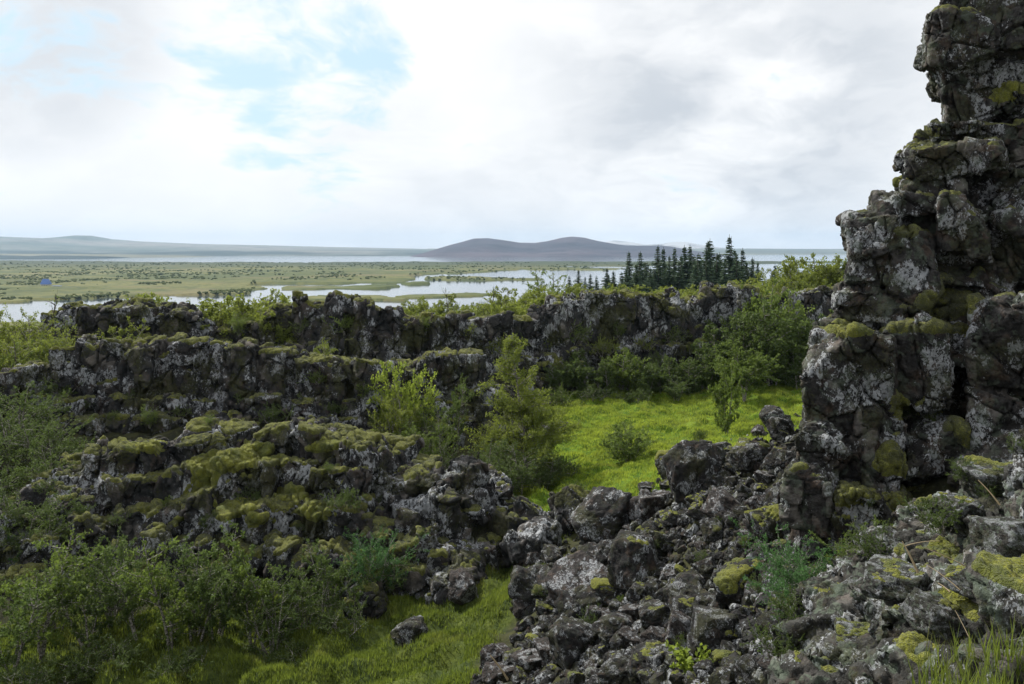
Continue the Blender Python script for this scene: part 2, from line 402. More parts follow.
# the grassy floor: west of the boulder slope, a strip widening into the meadow (outline in metres)
MEADOW = [W(*c)[:2] for c in ((530, 530, 31), (560, 540, 28.5), (640, 510, 26.2), (690, 478, 26.2), (775, 432, 26), (830, 400, 30), (960, 400, 34), (1010, 380, 50), (900, 380, 61), (560, 385, 62), (545, 420, 45), (500, 470, 37), (505, 515, 31.5))]
STRIP = [W(*c)[:2] for c in ((-260, 640, 22), (-200, 760, 15), (450, 760, 15.5), (500, 640, 21), (540, 560, 26), (545, 505, 33), (500, 500, 33), (440, 565, 27), (300, 610, 24), (0, 620, 24))]
def soft(poly, X, Y, seed, w=1.6):
    j = PT * (.5, .5, 1)
    dx = (fbm(j, 3, seed) - .5).reshape(X.shape) * 2 * w; dy = (fbm(j + 50, 3, seed) - .5).reshape(X.shape) * 2 * w
    m = inpoly(poly, X + dx, Y + dy).astype(np.float32)
    for _ in range(2):
        m[1:-1, 1:-1] = (m[1:-1, 1:-1] * 2 + m[:-2, 1:-1] + m[2:, 1:-1] + m[1:-1, :-2] + m[1:-1, 2:]) / 6
    return m
MEAD = soft(MEADOW, GXX, GYY, 3); STRP = soft(STRIP, GXX, GYY, 5)
BEH = sstep(GYY, 62.5, 66) * .9; GRASSY = np.maximum.reduce([MEAD, STRP, BEH]); MEADC = np.maximum(MEAD, BEH * .8)
TUS = fbm(PT * (1.1, 1.5, 1), 3, 11).reshape(GXX.shape)
_, _, rid, _ = worley(PT * (.9, 1.1, 1) + (0, 0, .5), 12)
W1, W2, _, _ = worley((PT + (fbm(PT * .9, 2, 8)[:, None] - .5) * (1.2, 1.2, 0)) * (.72, .95, 1) + (0, 0, .5), 13)
DOME = (1 - np.clip(W1 / .75, 0, 1) ** 2).reshape(GXX.shape)
GZ = GZ + (TUS - .5) * .5 + GRASSY * (DOME - .5) * .85 * (.35 + .65 * sstep(fbm(PT * (.14, .14, 1), 3, 19).reshape(GXX.shape), .36, .56)) - .08
ROUGH = (fbm(PT * (2.3, 2.3, 1), 3, 23).reshape(GXX.shape) - .5) * .5
GZ = GZ + (1 - GRASSY) * ROUGH
def gz(x, y): return bil(GZ, GX0, GY0, GS, np.asarray(x, float), np.asarray(y, float))
YS = np.geomspace(2.2, 99, 900)
def hit(px, py, ymin=2.2):
    """the point of the ground seen in direction (px, py)"""
    px = np.atleast_1d(np.asarray(px, float)); py = np.atleast_1d(np.asarray(py, float))
    X = (px[:, None] - CX) / FPX * YS; Z = -(py[:, None] - HZ) / FPX * YS
    below = (gz(X, np.broadcast_to(YS, X.shape)) >= Z) & (YS >= ymin)
    k = np.where(below.any(1), below.argmax(1), len(YS) - 1); Y = YS[k]
    x = (px - CX) / FPX * Y; return np.stack([x, Y, gz(x, Y)], 1)
V = np.stack([GXX, GYY, GZ], -1)
g = ob('ground', mesh_np('ground', V, grid_faces(len(gx), len(gy)), M['ground'], {'grassy': GRASSY, 'meadow': MEADC}))
tag(g, 'mossy stony valley ground with a bright green meadow between the rock walls', kind='structure')

# ------------------------------------------------------------------ the plain, the lake and the far hills
LAKE = -40.0
def far_terrain():
    yr = np.concatenate([np.geomspace(84, 560, 70), 40 * FPX / (np.linspace(306, 256.4, 170) - HZ)])
    pxs = np.arange(-420, 1460, 3.0)
    U, Yv = np.meshgrid(pxs, yr, indexing='ij'); X = (U - CX) / FPX * Yv
    baser = np.interp(Yv, [84, 100, 190, 400, 600, 700], [-9.6, -10.2, -12.5, -28, -38.4, -38.7])
    basel = np.interp(Yv, [84, 100, 190, 400, 500, 700], [-9.8, -11.8, -20.5, -39.8, -38.9, -38.7])
    kx = sstep(U, 480, 620); base = basel * (1 - kx) + baser * kx
    P = np.stack([X.ravel() * .01, Yv.ravel() * .01, np.zeros(X.size)], 1)
    n = fbm(P, 5, 31).reshape(X.shape); hum = fbm(P * 6, 4, 37).reshape(X.shape)
    py = HZ + 40 * FPX / Yv
    jit = (fbm(np.stack([U.ravel() * .03, py.ravel() * .35, 0 * U.ravel()], 1), 4, 41).reshape(X.shape) - .5)
    u2 = U + jit * 60; v2 = py + jit * 2.2
    main = [(-500, 330), (-500, 303), (16, 302.5), (45, 300.5), (79, 299.5), (126, 298), (168, 296.3), (250, 294), (262, 286.5), (275, 284.2), (382, 283.7), (425, 280), (408, 277.5), (430, 275.2), (485, 272), (520, 269), (560, 267), (600, 266), (700, 265), (765, 264), (830, 263), (1460, 264), (1460, 335)]
    isl = [[(280, 288), (300, 286.6), (388, 286.2), (390, 288.5), (330, 290.2), (285, 290.5)],
           [(305, 299), (330, 295.5), (370, 295.5), (400, 298.5), (395, 301), (310, 301)],
           [(398, 297.5), (410, 294.8), (470, 293.0), (496, 294.5), (480, 297), (420, 299)],
           [(436, 279.4), (470, 277.4), (500, 278), (540, 278.5), (500, 280.6), (440, 280.8)],
           [(392, 283.7), (410, 282.1), (440, 282.6), (445, 284.6), (400, 285.2)],
           [(512, 269.2), (540, 267.6), (600, 268), (640, 269), (560, 270.4)]]
    wet = inpoly(main, u2, v2) & (Yv > 440)
    for i in isl: wet &= ~inpoly(i, u2, v2)
    shore = np.interp(u2, [-420, -60, 0, 60, 110, 150, 200, 260, 330, 420, 500, 640, 760, 1460], [261.2, 261.2, 261.0, 261.2, 261.4, 262.4, 263.0, 262.8, 262.4, 262.2, 261.6, 261.3, 261.4, 261.5])
    wet |= v2 < shore
    wet &= ~((u2 < 45) & (v2 < 262.0) & (v2 > 260.8))
    Z = np.where(wet, LAKE - 2.2, base + np.clip((Yv - 560) / 200, 0, 1) * ((n - .45) * 5 + (hum - .5) * 3.2))
    Z = np.where(~wet & (Yv > 540), np.maximum(Z, LAKE + .7), Z)
    far = sstep(Yv, 1500, 2300)
    me = mesh_np('plain', np.stack([X, Yv, Z], -1), grid_faces(*X.shape), M['plain'], {'far': far})
    tag(ob('plain', me), 'flat green and brown lava plain with low islands along the river', kind='structure')
far_terrain()
def sheet(name, x0, x1, y0, y1, z, mat, n=40):
    X, Y = np.meshgrid(np.linspace(x0, x1, n), np.linspace(y0, y1, n), indexing='ij')
    return ob(name, mesh_np(name, np.stack([X, Y, np.full(X.shape, z)], -1), grid_faces(n, n), mat))
tag(sheet('lake_water', -11000, 11000, 405, 12500, LAKE, M['water']), 'pale calm lake and river reflecting the cloudy sky', kind='structure')

def hills(name, label, crest, Yc, front, back, mat, seed, rough=.16, pw=1.3):
    """a hill range: a relief whose crest line runs at the distance Yc"""
    cx = [c[0] for c in crest]; cz = [-(c[1] - HZ) / FPX * Yc for c in crest]
    pxs = np.arange(crest[0][0], crest[-1][0] + 1, 2.0); t = np.concatenate([np.linspace(-1, 0, 46), np.linspace(0, 1, 14)[1:]])
    U, T = np.meshgrid(pxs, t, indexing='ij')
    Yv = Yc + np.where(T < 0, T * front, T * back); X = (U - CX) / FPX * Yc
    top = np.interp(U, cx, cz) - (LAKE - 6)
    P = np.stack([X.ravel() * .0012, Yv.ravel() * .0012, T.ravel() * 0], 1)
    n = fbm(P, 6, seed).reshape(X.shape); r = 1 - np.abs(2 * fbm(P * 1.9, 5, seed + 5).reshape(X.shape) - 1)
    prof = (1 - np.abs(T)) ** pw
    wob = ((n - .5) * 1.2 - (r - .6) * .5) * rough * 4 * np.abs(T) * (1 - np.abs(T))
    Z = LAKE - 6 + top * np.clip(prof + wob, 0, None) + (n - .5) * top * .05
    tag(ob(name, mesh_np(name, np.stack([X, Yv, Z], -1), grid_faces(*X.shape), mat)), label, kind='structure')
hills('hills', 'low pale moorland hills beyond the far left shore of the lake',
      [(-420, 240), (-200, 238), (-60, 237.5), (0, 236.5), (50, 238.5), (62, 237.5), (75, 235.2), (92, 235.6), (112, 239), (140, 241.3), (200, 244), (260, 245.2), (330, 247), (430, 249), (520, 255), (600, 258)], 8200, 3300, 1500, M['moor'], 51, .2, 1.05)
hills('mountain', 'dark bluish mountain ridge behind the middle of the lake',
      [(395, 260), (412, 256.5), (430, 251), (450, 245), (462, 242), (474, 238.6), (488, 238.2), (505, 240.5), (520, 242.8), (535, 243), (548, 241.2), (562, 237.8), (572, 236.6), (584, 237.6), (596, 240.5), (610, 243), (625, 245.2), (645, 245.6), (660, 245.2), (672, 246.5), (690, 250), (710, 253), (740, 257), (760, 260)], 5600, 1300, 1200, M['mountain'], 61, .8)
hills('far_mountain', 'pale far mountain showing faintly behind the dark ridge',
      [(560, 256), (590, 247), (606, 242), (614, 240.2), (630, 242), (645, 244.5), (660, 244), (672, 242), (684, 241.6), (700, 244.5), (720, 247.5), (760, 251), (820, 255)], 10500, 1500, 1200, M['moor_far'], 71, .3)
hills('far_shore', 'low hazy shore along the horizon behind the spruces',
      [(380, 252), (430, 248.6), (500, 248.8), (600, 249), (700, 248.4), (760, 248.6), (830, 249), (900, 248), (1100, 246), (1460, 244)], 9000, 2600, 1200, M['shore'], 81, .15)

M['woodland'] = hill_material('far_woodland', (.012, .030, .034), (.030, .055, .052))
hills('far_shore', 'low pale green shore running out into the lake at the far left', [(-420, 253.6), (0, 253.8), (112, 254.2), (180, 255.2), (235, 257.6), (262, 260)], 4700, 1350, 500, M['shore'], 91, .12)
hills('far_shore', 'dark bluish belt of woodland on the far left shore', [(-420, 255.2), (-100, 255.6), (0, 255.2), (30, 256.2), (44, 255.4), (80, 255.8), (108, 256.4), (118, 260)], 3900, 620, 400, M['woodland'], 93, .12, .6)
# ------------------------------------------------------------------ haze
def haze():
    import bmesh
    bm = bmesh.new(); bmesh.ops.create_cube(bm, size=1)
    x, y0, y1, z0, z1 = 11500, -120, 13000, -56, 260
    for v in bm.verts:
        v.co = (v.co.x * 2 * x, y0 + (v.co.y + .5) * (y1 - y0), z0 + (v.co.z + .5) * (z1 - z0))
    me = bpy.data.meshes.new('haze'); bm.to_mesh(me); bm.free()
    m = bpy.data.materials.new('haze_air'); m.use_nodes = True; t = NT(m.node_tree); t.n.clear()
    out = t.new('ShaderNodeOutputMaterial'); v = t.new('ShaderNodeVolumePrincipled')
    v.inputs['Color'].default_value = (.52, .74, 1.0, 1); v.inputs['Density'].default_value = 0.00006
    v.inputs['Anisotropy'].default_value = 0.0
    t.l.new(v.outputs[0], out.inputs['Volume']); me.materials.append(m)
    tag(ob('haze', me), 'thin bluish air over the plain and the lake', kind='stuff')
haze()

# ------------------------------------------------------------------ rock faces: jointed blocks fused into one weathered mass
import bmesh
def ico(sub):
    bm = bmesh.new(); bmesh.ops.create_icosphere(bm, subdivisions=sub, radius=1.0)
    V = np.array([v.co[:] for v in bm.verts], np.float64); bm.verts.ensure_lookup_table()
    F = np.array([[v.index for v in f.verts] for f in bm.faces]); bm.free(); return V, F
ICOB = ico(5)
def polytope(D, N, h, sharp=140.0):
    c = D @ N.T; inv = np.where(c > .02, c / h, 0); return 1.0 / ((inv ** sharp).sum(1) ** (1 / sharp) + 1e-6)
AX = np.array([(1, 0, 0), (-1, 0, 0), (0, 1, 0), (0, -1, 0), (0, 0, 1), (0, 0, -1)], float)
def block_shape(rs, D, cuts=4, jit=.13):
    """a joint block: a box with leaning faces and broken-off corners, in a unit cube"""
    N = AX + rs.normal(size=(6, 3)) * jit; h = rs.uniform(.9, 1.05, 6)
    C = np.sign(rs.normal(size=(cuts, 3))) * rs.uniform(.15, 1, (cuts, 3)) ** 1.3 + rs.normal(size=(cuts, 3)) * .12
    N = np.vstack([N, C]); N /= np.linalg.norm(N, axis=1, keepdims=True); h = np.concatenate([h, rs.uniform(.98, 1.36, cuts)])
    return D * np.minimum(polytope(D, N, h), 1.8)[:, None]
class Blocks:
    def __init__(s, seed): s.V, s.n, s.rs = [], 0, np.random.RandomState(seed)
    def add(s, c, half, yaw=0.0, cuts=4, jit=.13, tilt=.06):
        V = block_shape(s.rs, ICOB[0], cuts, jit) * np.array(half)
        a, b = s.rs.normal(size=2) * tilt; V[:, 2] += V[:, 0] * a + V[:, 1] * b
        ca, sa = math.cos(yaw), math.sin(yaw); V = np.stack([V[:, 0] * ca - V[:, 1] * sa, V[:, 0] * sa + V[:, 1] * ca, V[:, 2]], 1) + np.array(c)
        s.V.append(V)
    def fuse(s, voxel):
        F = np.concatenate([ICOB[1] + i * len(ICOB[0]) for i in range(len(s.V))])
        me = mesh_np('fuse', np.concatenate(s.V), F); o = ob('fuse', me); m = o.modifiers.new('fuse', 'REMESH'); m.mode = 'VOXEL'; m.voxel_size = voxel
        dg = bpy.context.evaluated_depsgraph_get(); e = o.evaluated_get(dg).to_mesh()
        V = np.zeros(len(e.vertices) * 3, np.float32); e.vertices.foreach_get('co', V); L = np.zeros(len(e.loops), np.int32); e.loops.foreach_get('vertex_index', L)
        n = len(e.polygons); assert len(L) == 4 * n
        o.evaluated_get(dg).to_mesh_clear(); bpy.data.objects.remove(o); bpy.data.meshes.remove(me)
        return V.reshape(-1, 3).astype(np.float64), L.reshape(-1, 4)
def vnorm4(V, F):
    n = np.cross(V[F[:, 2]] - V[F[:, 0]], V[F[:, 3]] - V[F[:, 1]]); N = np.zeros_like(V)
    for c in range(3):
        for k in range(4): N[:, c] += np.bincount(F[:, k], n[:, c], len(V))
    return N / (np.linalg.norm(N, axis=1, keepdims=True) + 1e-9)
def smooth_val(x, F, it=2):
    for _ in range(it):
        f = x[F].mean(1); s = np.zeros(len(x)); w = np.zeros(len(x))
        for k in range(4): s += np.bincount(F[:, k], f, len(x)); w += np.bincount(F[:, k], None, len(x))
        x = s / np.maximum(w, 1)
    return x
def pieces(f, nv):
    """the connected pieces of a set of faces, largest first"""
    lab = np.arange(nv)
    while True:
        m = lab[f].min(1); new = lab.copy()
        for k in range(f.shape[1]): np.minimum.at(new, f[:, k], m)
        new = new[new]
        if (new == lab).all(): break
        lab = new
    l = lab[f[:, 0]]; u, c = np.unique(l, return_counts=True); return [f[l == x] for x in u[np.argsort(-c)]]
def largest_piece(f, nv): return pieces(f, nv)[0]
def moss_mesh(V, N, F, mask, th, name, mat, parent, thr=.12, fuzz=.6, seed=5, one=False):
    """the mossy patch of a surface as a mesh of its own, swelling out of the rock"""
    f = F[mask[F].mean(1) > thr]
    if len(f) < 12: return None
    if one: f = largest_piece(f, len(V))
    used = np.unique(f); mp = np.full(len(V), -1); mp[used] = np.arange(len(used)); q = V[used]
    up = N[used] * .6 + np.array([0, 0, .5])
    lump = .30 + fuzz * 1.5 * fbm(q * 4.5, 3, seed) + .7 * (fbm(q * 16, 3, seed + 3) - .35)
    q = q + up * (th * (mask[used] - .25) * lump)[:, None]
    return ob(name, mesh_np(name, q, mp[f], mat), parent)
def rock_mass(name, label, cat, blocks, voxel, mat, mossmat, seed, facets, fine, moss, th, moss_scale=.35, hints=(), mossbias=None, group=None):
    V, F = blocks.fuse(voxel); N = vnorm4(V, F)
    wob = np.stack([fbm(V * .8, 3, seed + 1), fbm(V * .8 + 9, 3, seed + 2), fbm(V * .8 + 27, 3, seed + 3)], 1) - .5
    D = np.zeros(len(V)); cell = np.zeros(len(V)); crack = np.zeros(len(V))
    for k, (sx, sz, amp, tilt, ck, cw) in enumerate(facets):
        F1, F2, rid, til = worley((V + wob * sx * .8) / (sx, sx, sz), seed + 13 * k)
        e = 1 - sstep(F2 - F1, 0, cw); D += amp * (rid - .5) * 2 + tilt * til - ck * e; crack = np.maximum(crack, e * (1.0, .7, .5)[k])
        if k < 2: cell += rid * .5
    D += (fbm(V * 2.2, 3, seed + 77) - .5) * fine * .7 + (fbm(V * (9.0 if voxel < .03 else 5.5), 3, seed + 78) - .5) * fine * .9
    V = V + N * D[:, None]; N = vnorm4(V, F)
    org = V.mean(0); org[2] = V[:, 2].min()
    o = empty(name, org); ob('rock_face', mesh_np('rock_face', V - org, F, mat, {'cell': cell, 'crack': crack}), o); tag(o, label, cat, group)
    S = smooth_val(N[:, 2], F, 3); nz = fbm(V * moss_scale, 4, seed + 90) - .5; nz2 = fbm(V * 2.0, 4, seed + 95) - .5
    mk = sstep(S + nz * 1.2 + nz2 * 1.0 + moss[2] + (0 if mossbias is None else mossbias(V)), moss[0], moss[1])
    u = V[:, 0] / np.maximum(V[:, 1], .5) * FPX + CX; v = HZ - V[:, 2] / np.maximum(V[:, 1], .5) * FPX
    for i, (hx, hy, hw, hh, hm) in enumerate(hints):
        e = np.sqrt(((u - hx) / (hw * .55)) ** 2 + ((v - hy) / (hh * .8)) ** 2)
        hk = sstep(1.25 - e + nz * .8 + nz2 * 1.4 + (S - .2) * .8, .15, .75) * (N[:, 1] < .35)
        mk = mk * (1 - sstep(1.5 - e, 0, .4)); moss_mesh(V - org, N, F, hk, th * 1.4, 'moss_cushion', M[hm], o, seed=seed + i, one=True)
    mo = moss_mesh(V - org, N, F, mk, th, 'moss_cover', mossmat, o, seed=seed)
    if mo is not None: mo['kind'] = 'stuff'
    return o
def polyline(pts, res):
    pts = np.array(pts, float); L = np.concatenate([[0], np.cumsum(np.linalg.norm(np.diff(pts[:, :2], axis=0), axis=1))])
    s = np.arange(0, L[-1], res); return np.stack([np.interp(s, L, pts[:, k]) for k in range(3)], 1)
def movavg(a, k):
    k = max(3, int(k)) | 1; p = np.pad(a, ((k // 2, k // 2), (0, 0)), mode='edge')
    return np.stack([np.convolve(p[:, i], np.ones(k) / k, 'valid') for i in range(a.shape[1])], 1)
def ridge(name, label, crest, tiers, voxel, seed, mat, mossmat, facets, fine, moss, th, fallen=0, topj=.12, hints=(), core=2.4):
    """tiers: (distance in front of the crest line, foot and top as shares of the height, block width lo, hi, depth, jitter)"""
    B = Blocks(seed); rs = B.rs
    C = polyline([W(*c) for c in crest], .1); tg = movavg(np.gradient(C[:, :2], axis=0), 50); tg /= np.linalg.norm(tg, axis=1, keepdims=True)
    nr = np.stack([tg[:, 1], -tg[:, 0]], 1); nr *= np.where(nr[:, 1:] > 0, -1, 1); yaw = np.arctan2(tg[:, 1], tg[:, 0])
    fx = C[:, :2] + nr * tiers[-1][0]; g = gz(fx[:, 0], fx[:, 1]) - .3
    for off, b0, b1, w0, w1, dep, jit in tiers:
        s = 0.0
        while s < len(C) * .1:
            w = rs.uniform(w0, w1); i = min(len(C) - 1, int((s + w / 2) / .1)); H = C[i, 2] - g[i]
            o = off + rs.normal() * jit; z0 = g[i] + H * b0; z1 = g[i] + H * b1 + rs.normal() * topj * (1 if b1 < .95 else .6)
            parts = [(z0, z1, 0.0)]
            if z1 - z0 > 1.4 and rs.rand() < .4:
                zm = z0 + (z1 - z0) * rs.uniform(.35, .65); d = rs.uniform(-.2, .3); parts = [(z0, zm, d), (zm, z1, 0.0)]
            for a, b, d in parts:
                if b - a < .15: continue
                c = C[i, :2] + nr[i] * (o + d - dep / 2)
                B.add((c[0], c[1], (a + b) / 2), (w * .495, dep / 2, (b - a) * .52), yaw[i] + rs.normal() * .12, 4, .12, .08)
            s += w
        # the solid body behind this tier
    for i in range(0, len(C), 12):
        H = C[i, 2] - g[i]
        for off, b0, b1, _, _, dep, _ in tiers:
            z1 = g[i] + H * b1 - .28; z0 = g[i] - .8; c = C[i, :2] + nr[i] * (off - .45 - core / 2)
            if z1 - z0 > .3: B.add((c[0], c[1], (z0 + z1) / 2), (.95, core / 2, (z1 - z0) / 2), yaw[i], 2, .05, .03)
    for _ in range(fallen):
        i = rs.randint(len(C)); o = tiers[-1][0] + rs.uniform(-.3, .9); r = rs.uniform(.25, .7); c = C[i, :2] + nr[i] * o
        B.add((c[0], c[1], float(gz(c[0], c[1])) + r * .25), (r * rs.uniform(.8, 1.3), r, r * .8), rs.uniform(0, 3), 5, .2, .3)
    return rock_mass(name, label, 'cliff', B, voxel, mat, mossmat, seed, facets, fine, moss, th, hints=hints)

WALL = [(.5, .30, 1.0, .9, 2.3, 2.0, .28), (1.2, .10, .48, .9, 2.2, 1.8, .32), (2.0, -.12, .24, .7, 1.8, 1.8, .35)]
MID = [(.5, .26, 1.0, .8, 1.9, 1.8, .26), (1.1, .06, .40, .8, 1.8, 1.6, .30), (1.8, -.15, .22, .6, 1.5, 1.6, .35)]
LEDGE = [(.3, .74, 1.0, .7, 1.8, 1.8, .3), (1.3, .50, .80, .7, 1.7, 1.7, .35), (2.4, .24, .56, .6, 1.6, 1.7, .4), (3.6, -.15, .30, .6, 1.5, 1.7, .45)]
FAC = [(.90, 1.8, .06, .34, .15, .05), (.36, .60, .028, .20, .02, .1)]
ridge('rock_wall', 'long far rock wall with a mossy rim running behind the meadow and the left ridges',
      [(-330, 324, 50), (-150, 328, 50), (0, 334, 50), (40, 330, 50), (56, 314, 50), (72, 308, 50), (100, 307, 50), (130, 304, 50), (175, 306, 50), (192, 316, 51), (225, 330, 51), (250, 324, 51), (285, 306, 52), (315, 301, 52), (350, 299, 52),
       (382, 305, 52), (400, 320, 53), (440, 321, 54), (475, 317, 55), (520, 320, 57), (545, 311, 58), (575, 298, 59), (600, 293, 60), (650, 295, 61), (665, 300, 61), (690, 301, 62), (700, 296, 62), (735, 285, 62), (744, 284, 62), (752, 301, 63),
       (790, 294, 64), (830, 292, 65), (870, 291, 66), (960, 291, 68), (1100, 290, 70)],
      WALL, .075, 101, M['rock_far'], M['moss'], [(1.1, 2.2, .09, .5, .22, .06)] + FAC[:1], .08, (.62, .90, .0), .16, 40)
ridge('rock_ridge', 'middle left rock ridge with cracked grey face and moss on its top',
      [(-260, 402, 36), (-150, 398, 36), (-60, 382, 37), (0, 374, 37), (40, 366, 38), (60, 356, 38), (72, 347, 38), (130, 343, 38.4), (200, 344, 38.5), (262, 349, 38.6), (300, 362, 39), (350, 359, 39.5), (388, 366, 40), (394, 382, 40.5), (398, 402, 41)],
      MID, .052, 202, M['rock_mid'], M['moss'], FAC, .06, (.64, .92, .0), .15, 30)
ridge('rock_outcrop', 'small grey rock outcrop with a white lichen patch behind the bright green birch',
      [(394, 380, 43), (402, 368, 43.5), (430, 359, 44), (466, 352, 45), (482, 358, 45.4), (492, 386, 45.6), (498, 422, 46)],
      MID, .06, 303, M['rock_mid'], M['moss'], FAC, .06, (.70, 1.0, .0), .14, 6)
ridge('rock_mound', 'nearest left rock mound with ledges of yellow moss and pale rock at its left end',
      [(-330, 562, 27), (-150, 542, 27.5), (-40, 517, 28), (30, 500, 28), (60, 482, 28.5), (82, 460, 29), (140, 444, 29.5), (200, 435, 30), (285, 429, 30), (340, 442, 29.5), (385, 449, 29), (400, 468, 28.8), (430, 492, 28.4), (460, 505, 28.4)],
      LEDGE, .045, 404, M['rock_mid'], M['moss'], FAC, .06, (.58, .84, .0), .14, 26, .2,
      hints=[(x, y, w, h, 'moss_bright') for x, y, w, h in ((222, 462, 46, 14), (205, 476, 26, 12), (262, 452, 34, 9), (320, 448, 40, 8), (232, 508, 36, 12), (258, 520, 28, 10), (318, 512, 30, 12), (150, 450, 34, 8), (290, 492, 30, 10), (180, 520, 26, 9), (95, 465, 24, 9))])
ridge('rock_heap', 'low heap of broken rock at the right end of the nearest left mound',
      [(405, 522, 27), (425, 502, 27.4), (447, 484, 28), (470, 470, 28.6), (492, 474, 29), (510, 492, 29.4), (528, 514, 30), (545, 530, 30.4)],
      [(.3, .60, 1.0, .5, 1.2, 1.4, .3), (1.1, .28, .66, .5, 1.1, 1.4, .4), (2.0, -.2, .34, .5, 1.1, 1.4, .4)], .042, 505, M['rock_mid'], M['moss'], FAC, .05, (.80, 1.1, .0), .12, 18, .22)

HINTS = [(x, y, w, h, 'moss_bright' if k in (0, 1, 2, 3, 6, 7) else 'moss') for k, (x, y, w, h) in enumerate(((853, 331, 34, 12), (832, 342, 20, 6), (899, 208, 42, 10), (897, 184, 18, 7), (922, 329, 80, 7), (940, 303, 60, 20), (1003, 92, 52, 20), (982, 110, 30, 12), (932, 133, 32, 7), (905, 232, 22, 7), (895, 466, 52, 22), (850, 500, 44, 16), (925, 498, 60, 18), (905, 405, 50, 22), (962, 440, 40, 24)))]
def tall_rock():
    B = Blocks(606); rs = B.rs
    def put(px0, px1, py0, py1, Y, dep=2.0, cuts=4, jit=.10, grow=.985):
        cx = (px0 + px1) / 2; ang = math.atan2((cx - CX) / FPX, 1.0); w = (px1 - px0) / FPX * Y / 2 / math.cos(ang) * math.cos(ang)
        Yc = Y + dep / 2 * math.cos(ang); x = (cx - CX) / FPX * Yc; z = -((py0 + py1) / 2 - HZ) / FPX * Y
        B.add((x, Yc, z), (w * grow, dep / 2, (py1 - py0) / FPX * Y / 2 * 1.0), -ang + rs.normal() * .07, cuts, jit, .07)
    rows = [(-150, -92, 962, 15.0), (-92, -30, 955, 14.9), (-30, 14, 941, 14.7), (14, 56, 931, 14.6), (56, 84, 941, 14.8), (84, 122, 948, 15.0), (122, 140, 936, 14.6), (140, 173, 913, 14.25), (173, 194, 900, 14.4), (194, 215, 873, 14.3), (214, 247, 847, 14.1), (247, 290, 853, 14.05),
            (290, 328, 836, 13.9), (328, 362, 818, 13.45), (362, 412, 814, 13.35), (412, 462, 806, 13.2), (462, 512, 799, 12.9), (512, 570, 793, 12.5), (570, 650, 788, 12.2)]
    for py0, py1, xl, Y in rows:
        px = xl; first = True
        while px < 1250:
            w = rs.uniform(34, 84) if py0 < 330 else rs.uniform(46, 100)
            h = py1 - py0; j = 0 if first else rs.uniform(-.12, .48)
            if h > 34 and rs.rand() < .5:
                m = py0 + h * rs.uniform(.35, .65); put(px, px + w, py0, m, Y + j + (rs.uniform(-.1, .3) if not first else 0)); put(px + (rs.uniform(0, 5) if first else 0), px + w, m, py1, Y + j)
            else: put(px, px + w, py0 - (0 if first else rs.uniform(-4, 8)), py1, Y + j)
            px += w; first = False
        for q in np.arange(xl + 26, 1260, 60):       # solid body behind the blocks
            put(q, q + 70, py0 - 6, py1 + 6, Y + .85, 4.6, 1, .03)
    # the large joint columns
    for px0, px1, py0, py1, Y in ((930, 992, 2, 60, 14.45), (978, 1075, -40, 48, 14.2), (912, 1000, 140, 174, 14.05), (850, 905, 214, 262, 13.95), (886, 932, 232, 322, 13.85), (1000, 1080, 180, 262, 13.6), (938, 985, 205, 262, 13.8), (816, 896, 340, 432, 13.0), (896, 952, 334, 412, 13.15), (974, 1062, 304, 402, 12.7),
                                  (978, 1066, 398, 474, 12.65), (1066, 1160, 330, 470, 12.6), (808, 856, 424, 478, 12.85), (856, 900, 430, 500, 12.8), (905, 960, 425, 480, 13.0), (800, 842, 470, 540, 12.5), (960, 1030, 470, 530, 12.3), (842, 905, 500, 550, 12.3)):
        put(px0, px1, py0, py1, Y - .12, 1.8, 5, .10)
    return rock_mass('rock_pinnacle', 'tall dark lichen-spotted rock pinnacle rising at the right edge above the boulders', 'rock tower', B, .028, M['rock_tall'], M['moss'], 606,
                     [(.70, 1.2, .035, .24, .11, .03), (.27, .42, .016, .12, .04, .05), (.10, .12, .006, .045, .012, .1)], .026, (.84, 1.12, .0), .08, .5, HINTS)
tall_rock()
def near_outcrop():
    B = Blocks(707); rs = B.rs
    for x in np.arange(1.4, 7.6, .8):
        for y in np.arange(3.0, 9.6, .8):
            if x / y * FPX + CX < 850: continue
            B.add((x, y, float(gz(x, y)) - .42), (.62, .62, .40), rs.uniform(0, 3), 3, .1, .12)
    for _ in range(480):
        x, y = rs.uniform(1.2, 7.4), rs.uniform(2.9, 9.6); r = min(.42, .10 + rs.gamma(1.6, .07))
        if x / y * FPX + CX < 815: continue
        B.add((x, y, float(gz(x, y)) + r * .25), (r * rs.uniform(.8, 1.4), r * rs.uniform(.7, 1.2), r * rs.uniform(.5, .95)), rs.uniform(0, 3.1), 6, .2, .3)
    rock_mass('rock_slope', 'rough grey-green lichen rock slope close by below the tall pinnacle', 'rock', B, .022, M['rock_near'], M['moss_bright'], 707,
              [(.34, .3, .02, .13, .035, .05), (.13, .12, .01, .07, .015, .08), (.05, .05, .004, .03, .006, .12)], .03, (.94, 1.16, .0), .05, .8)
near_outcrop()

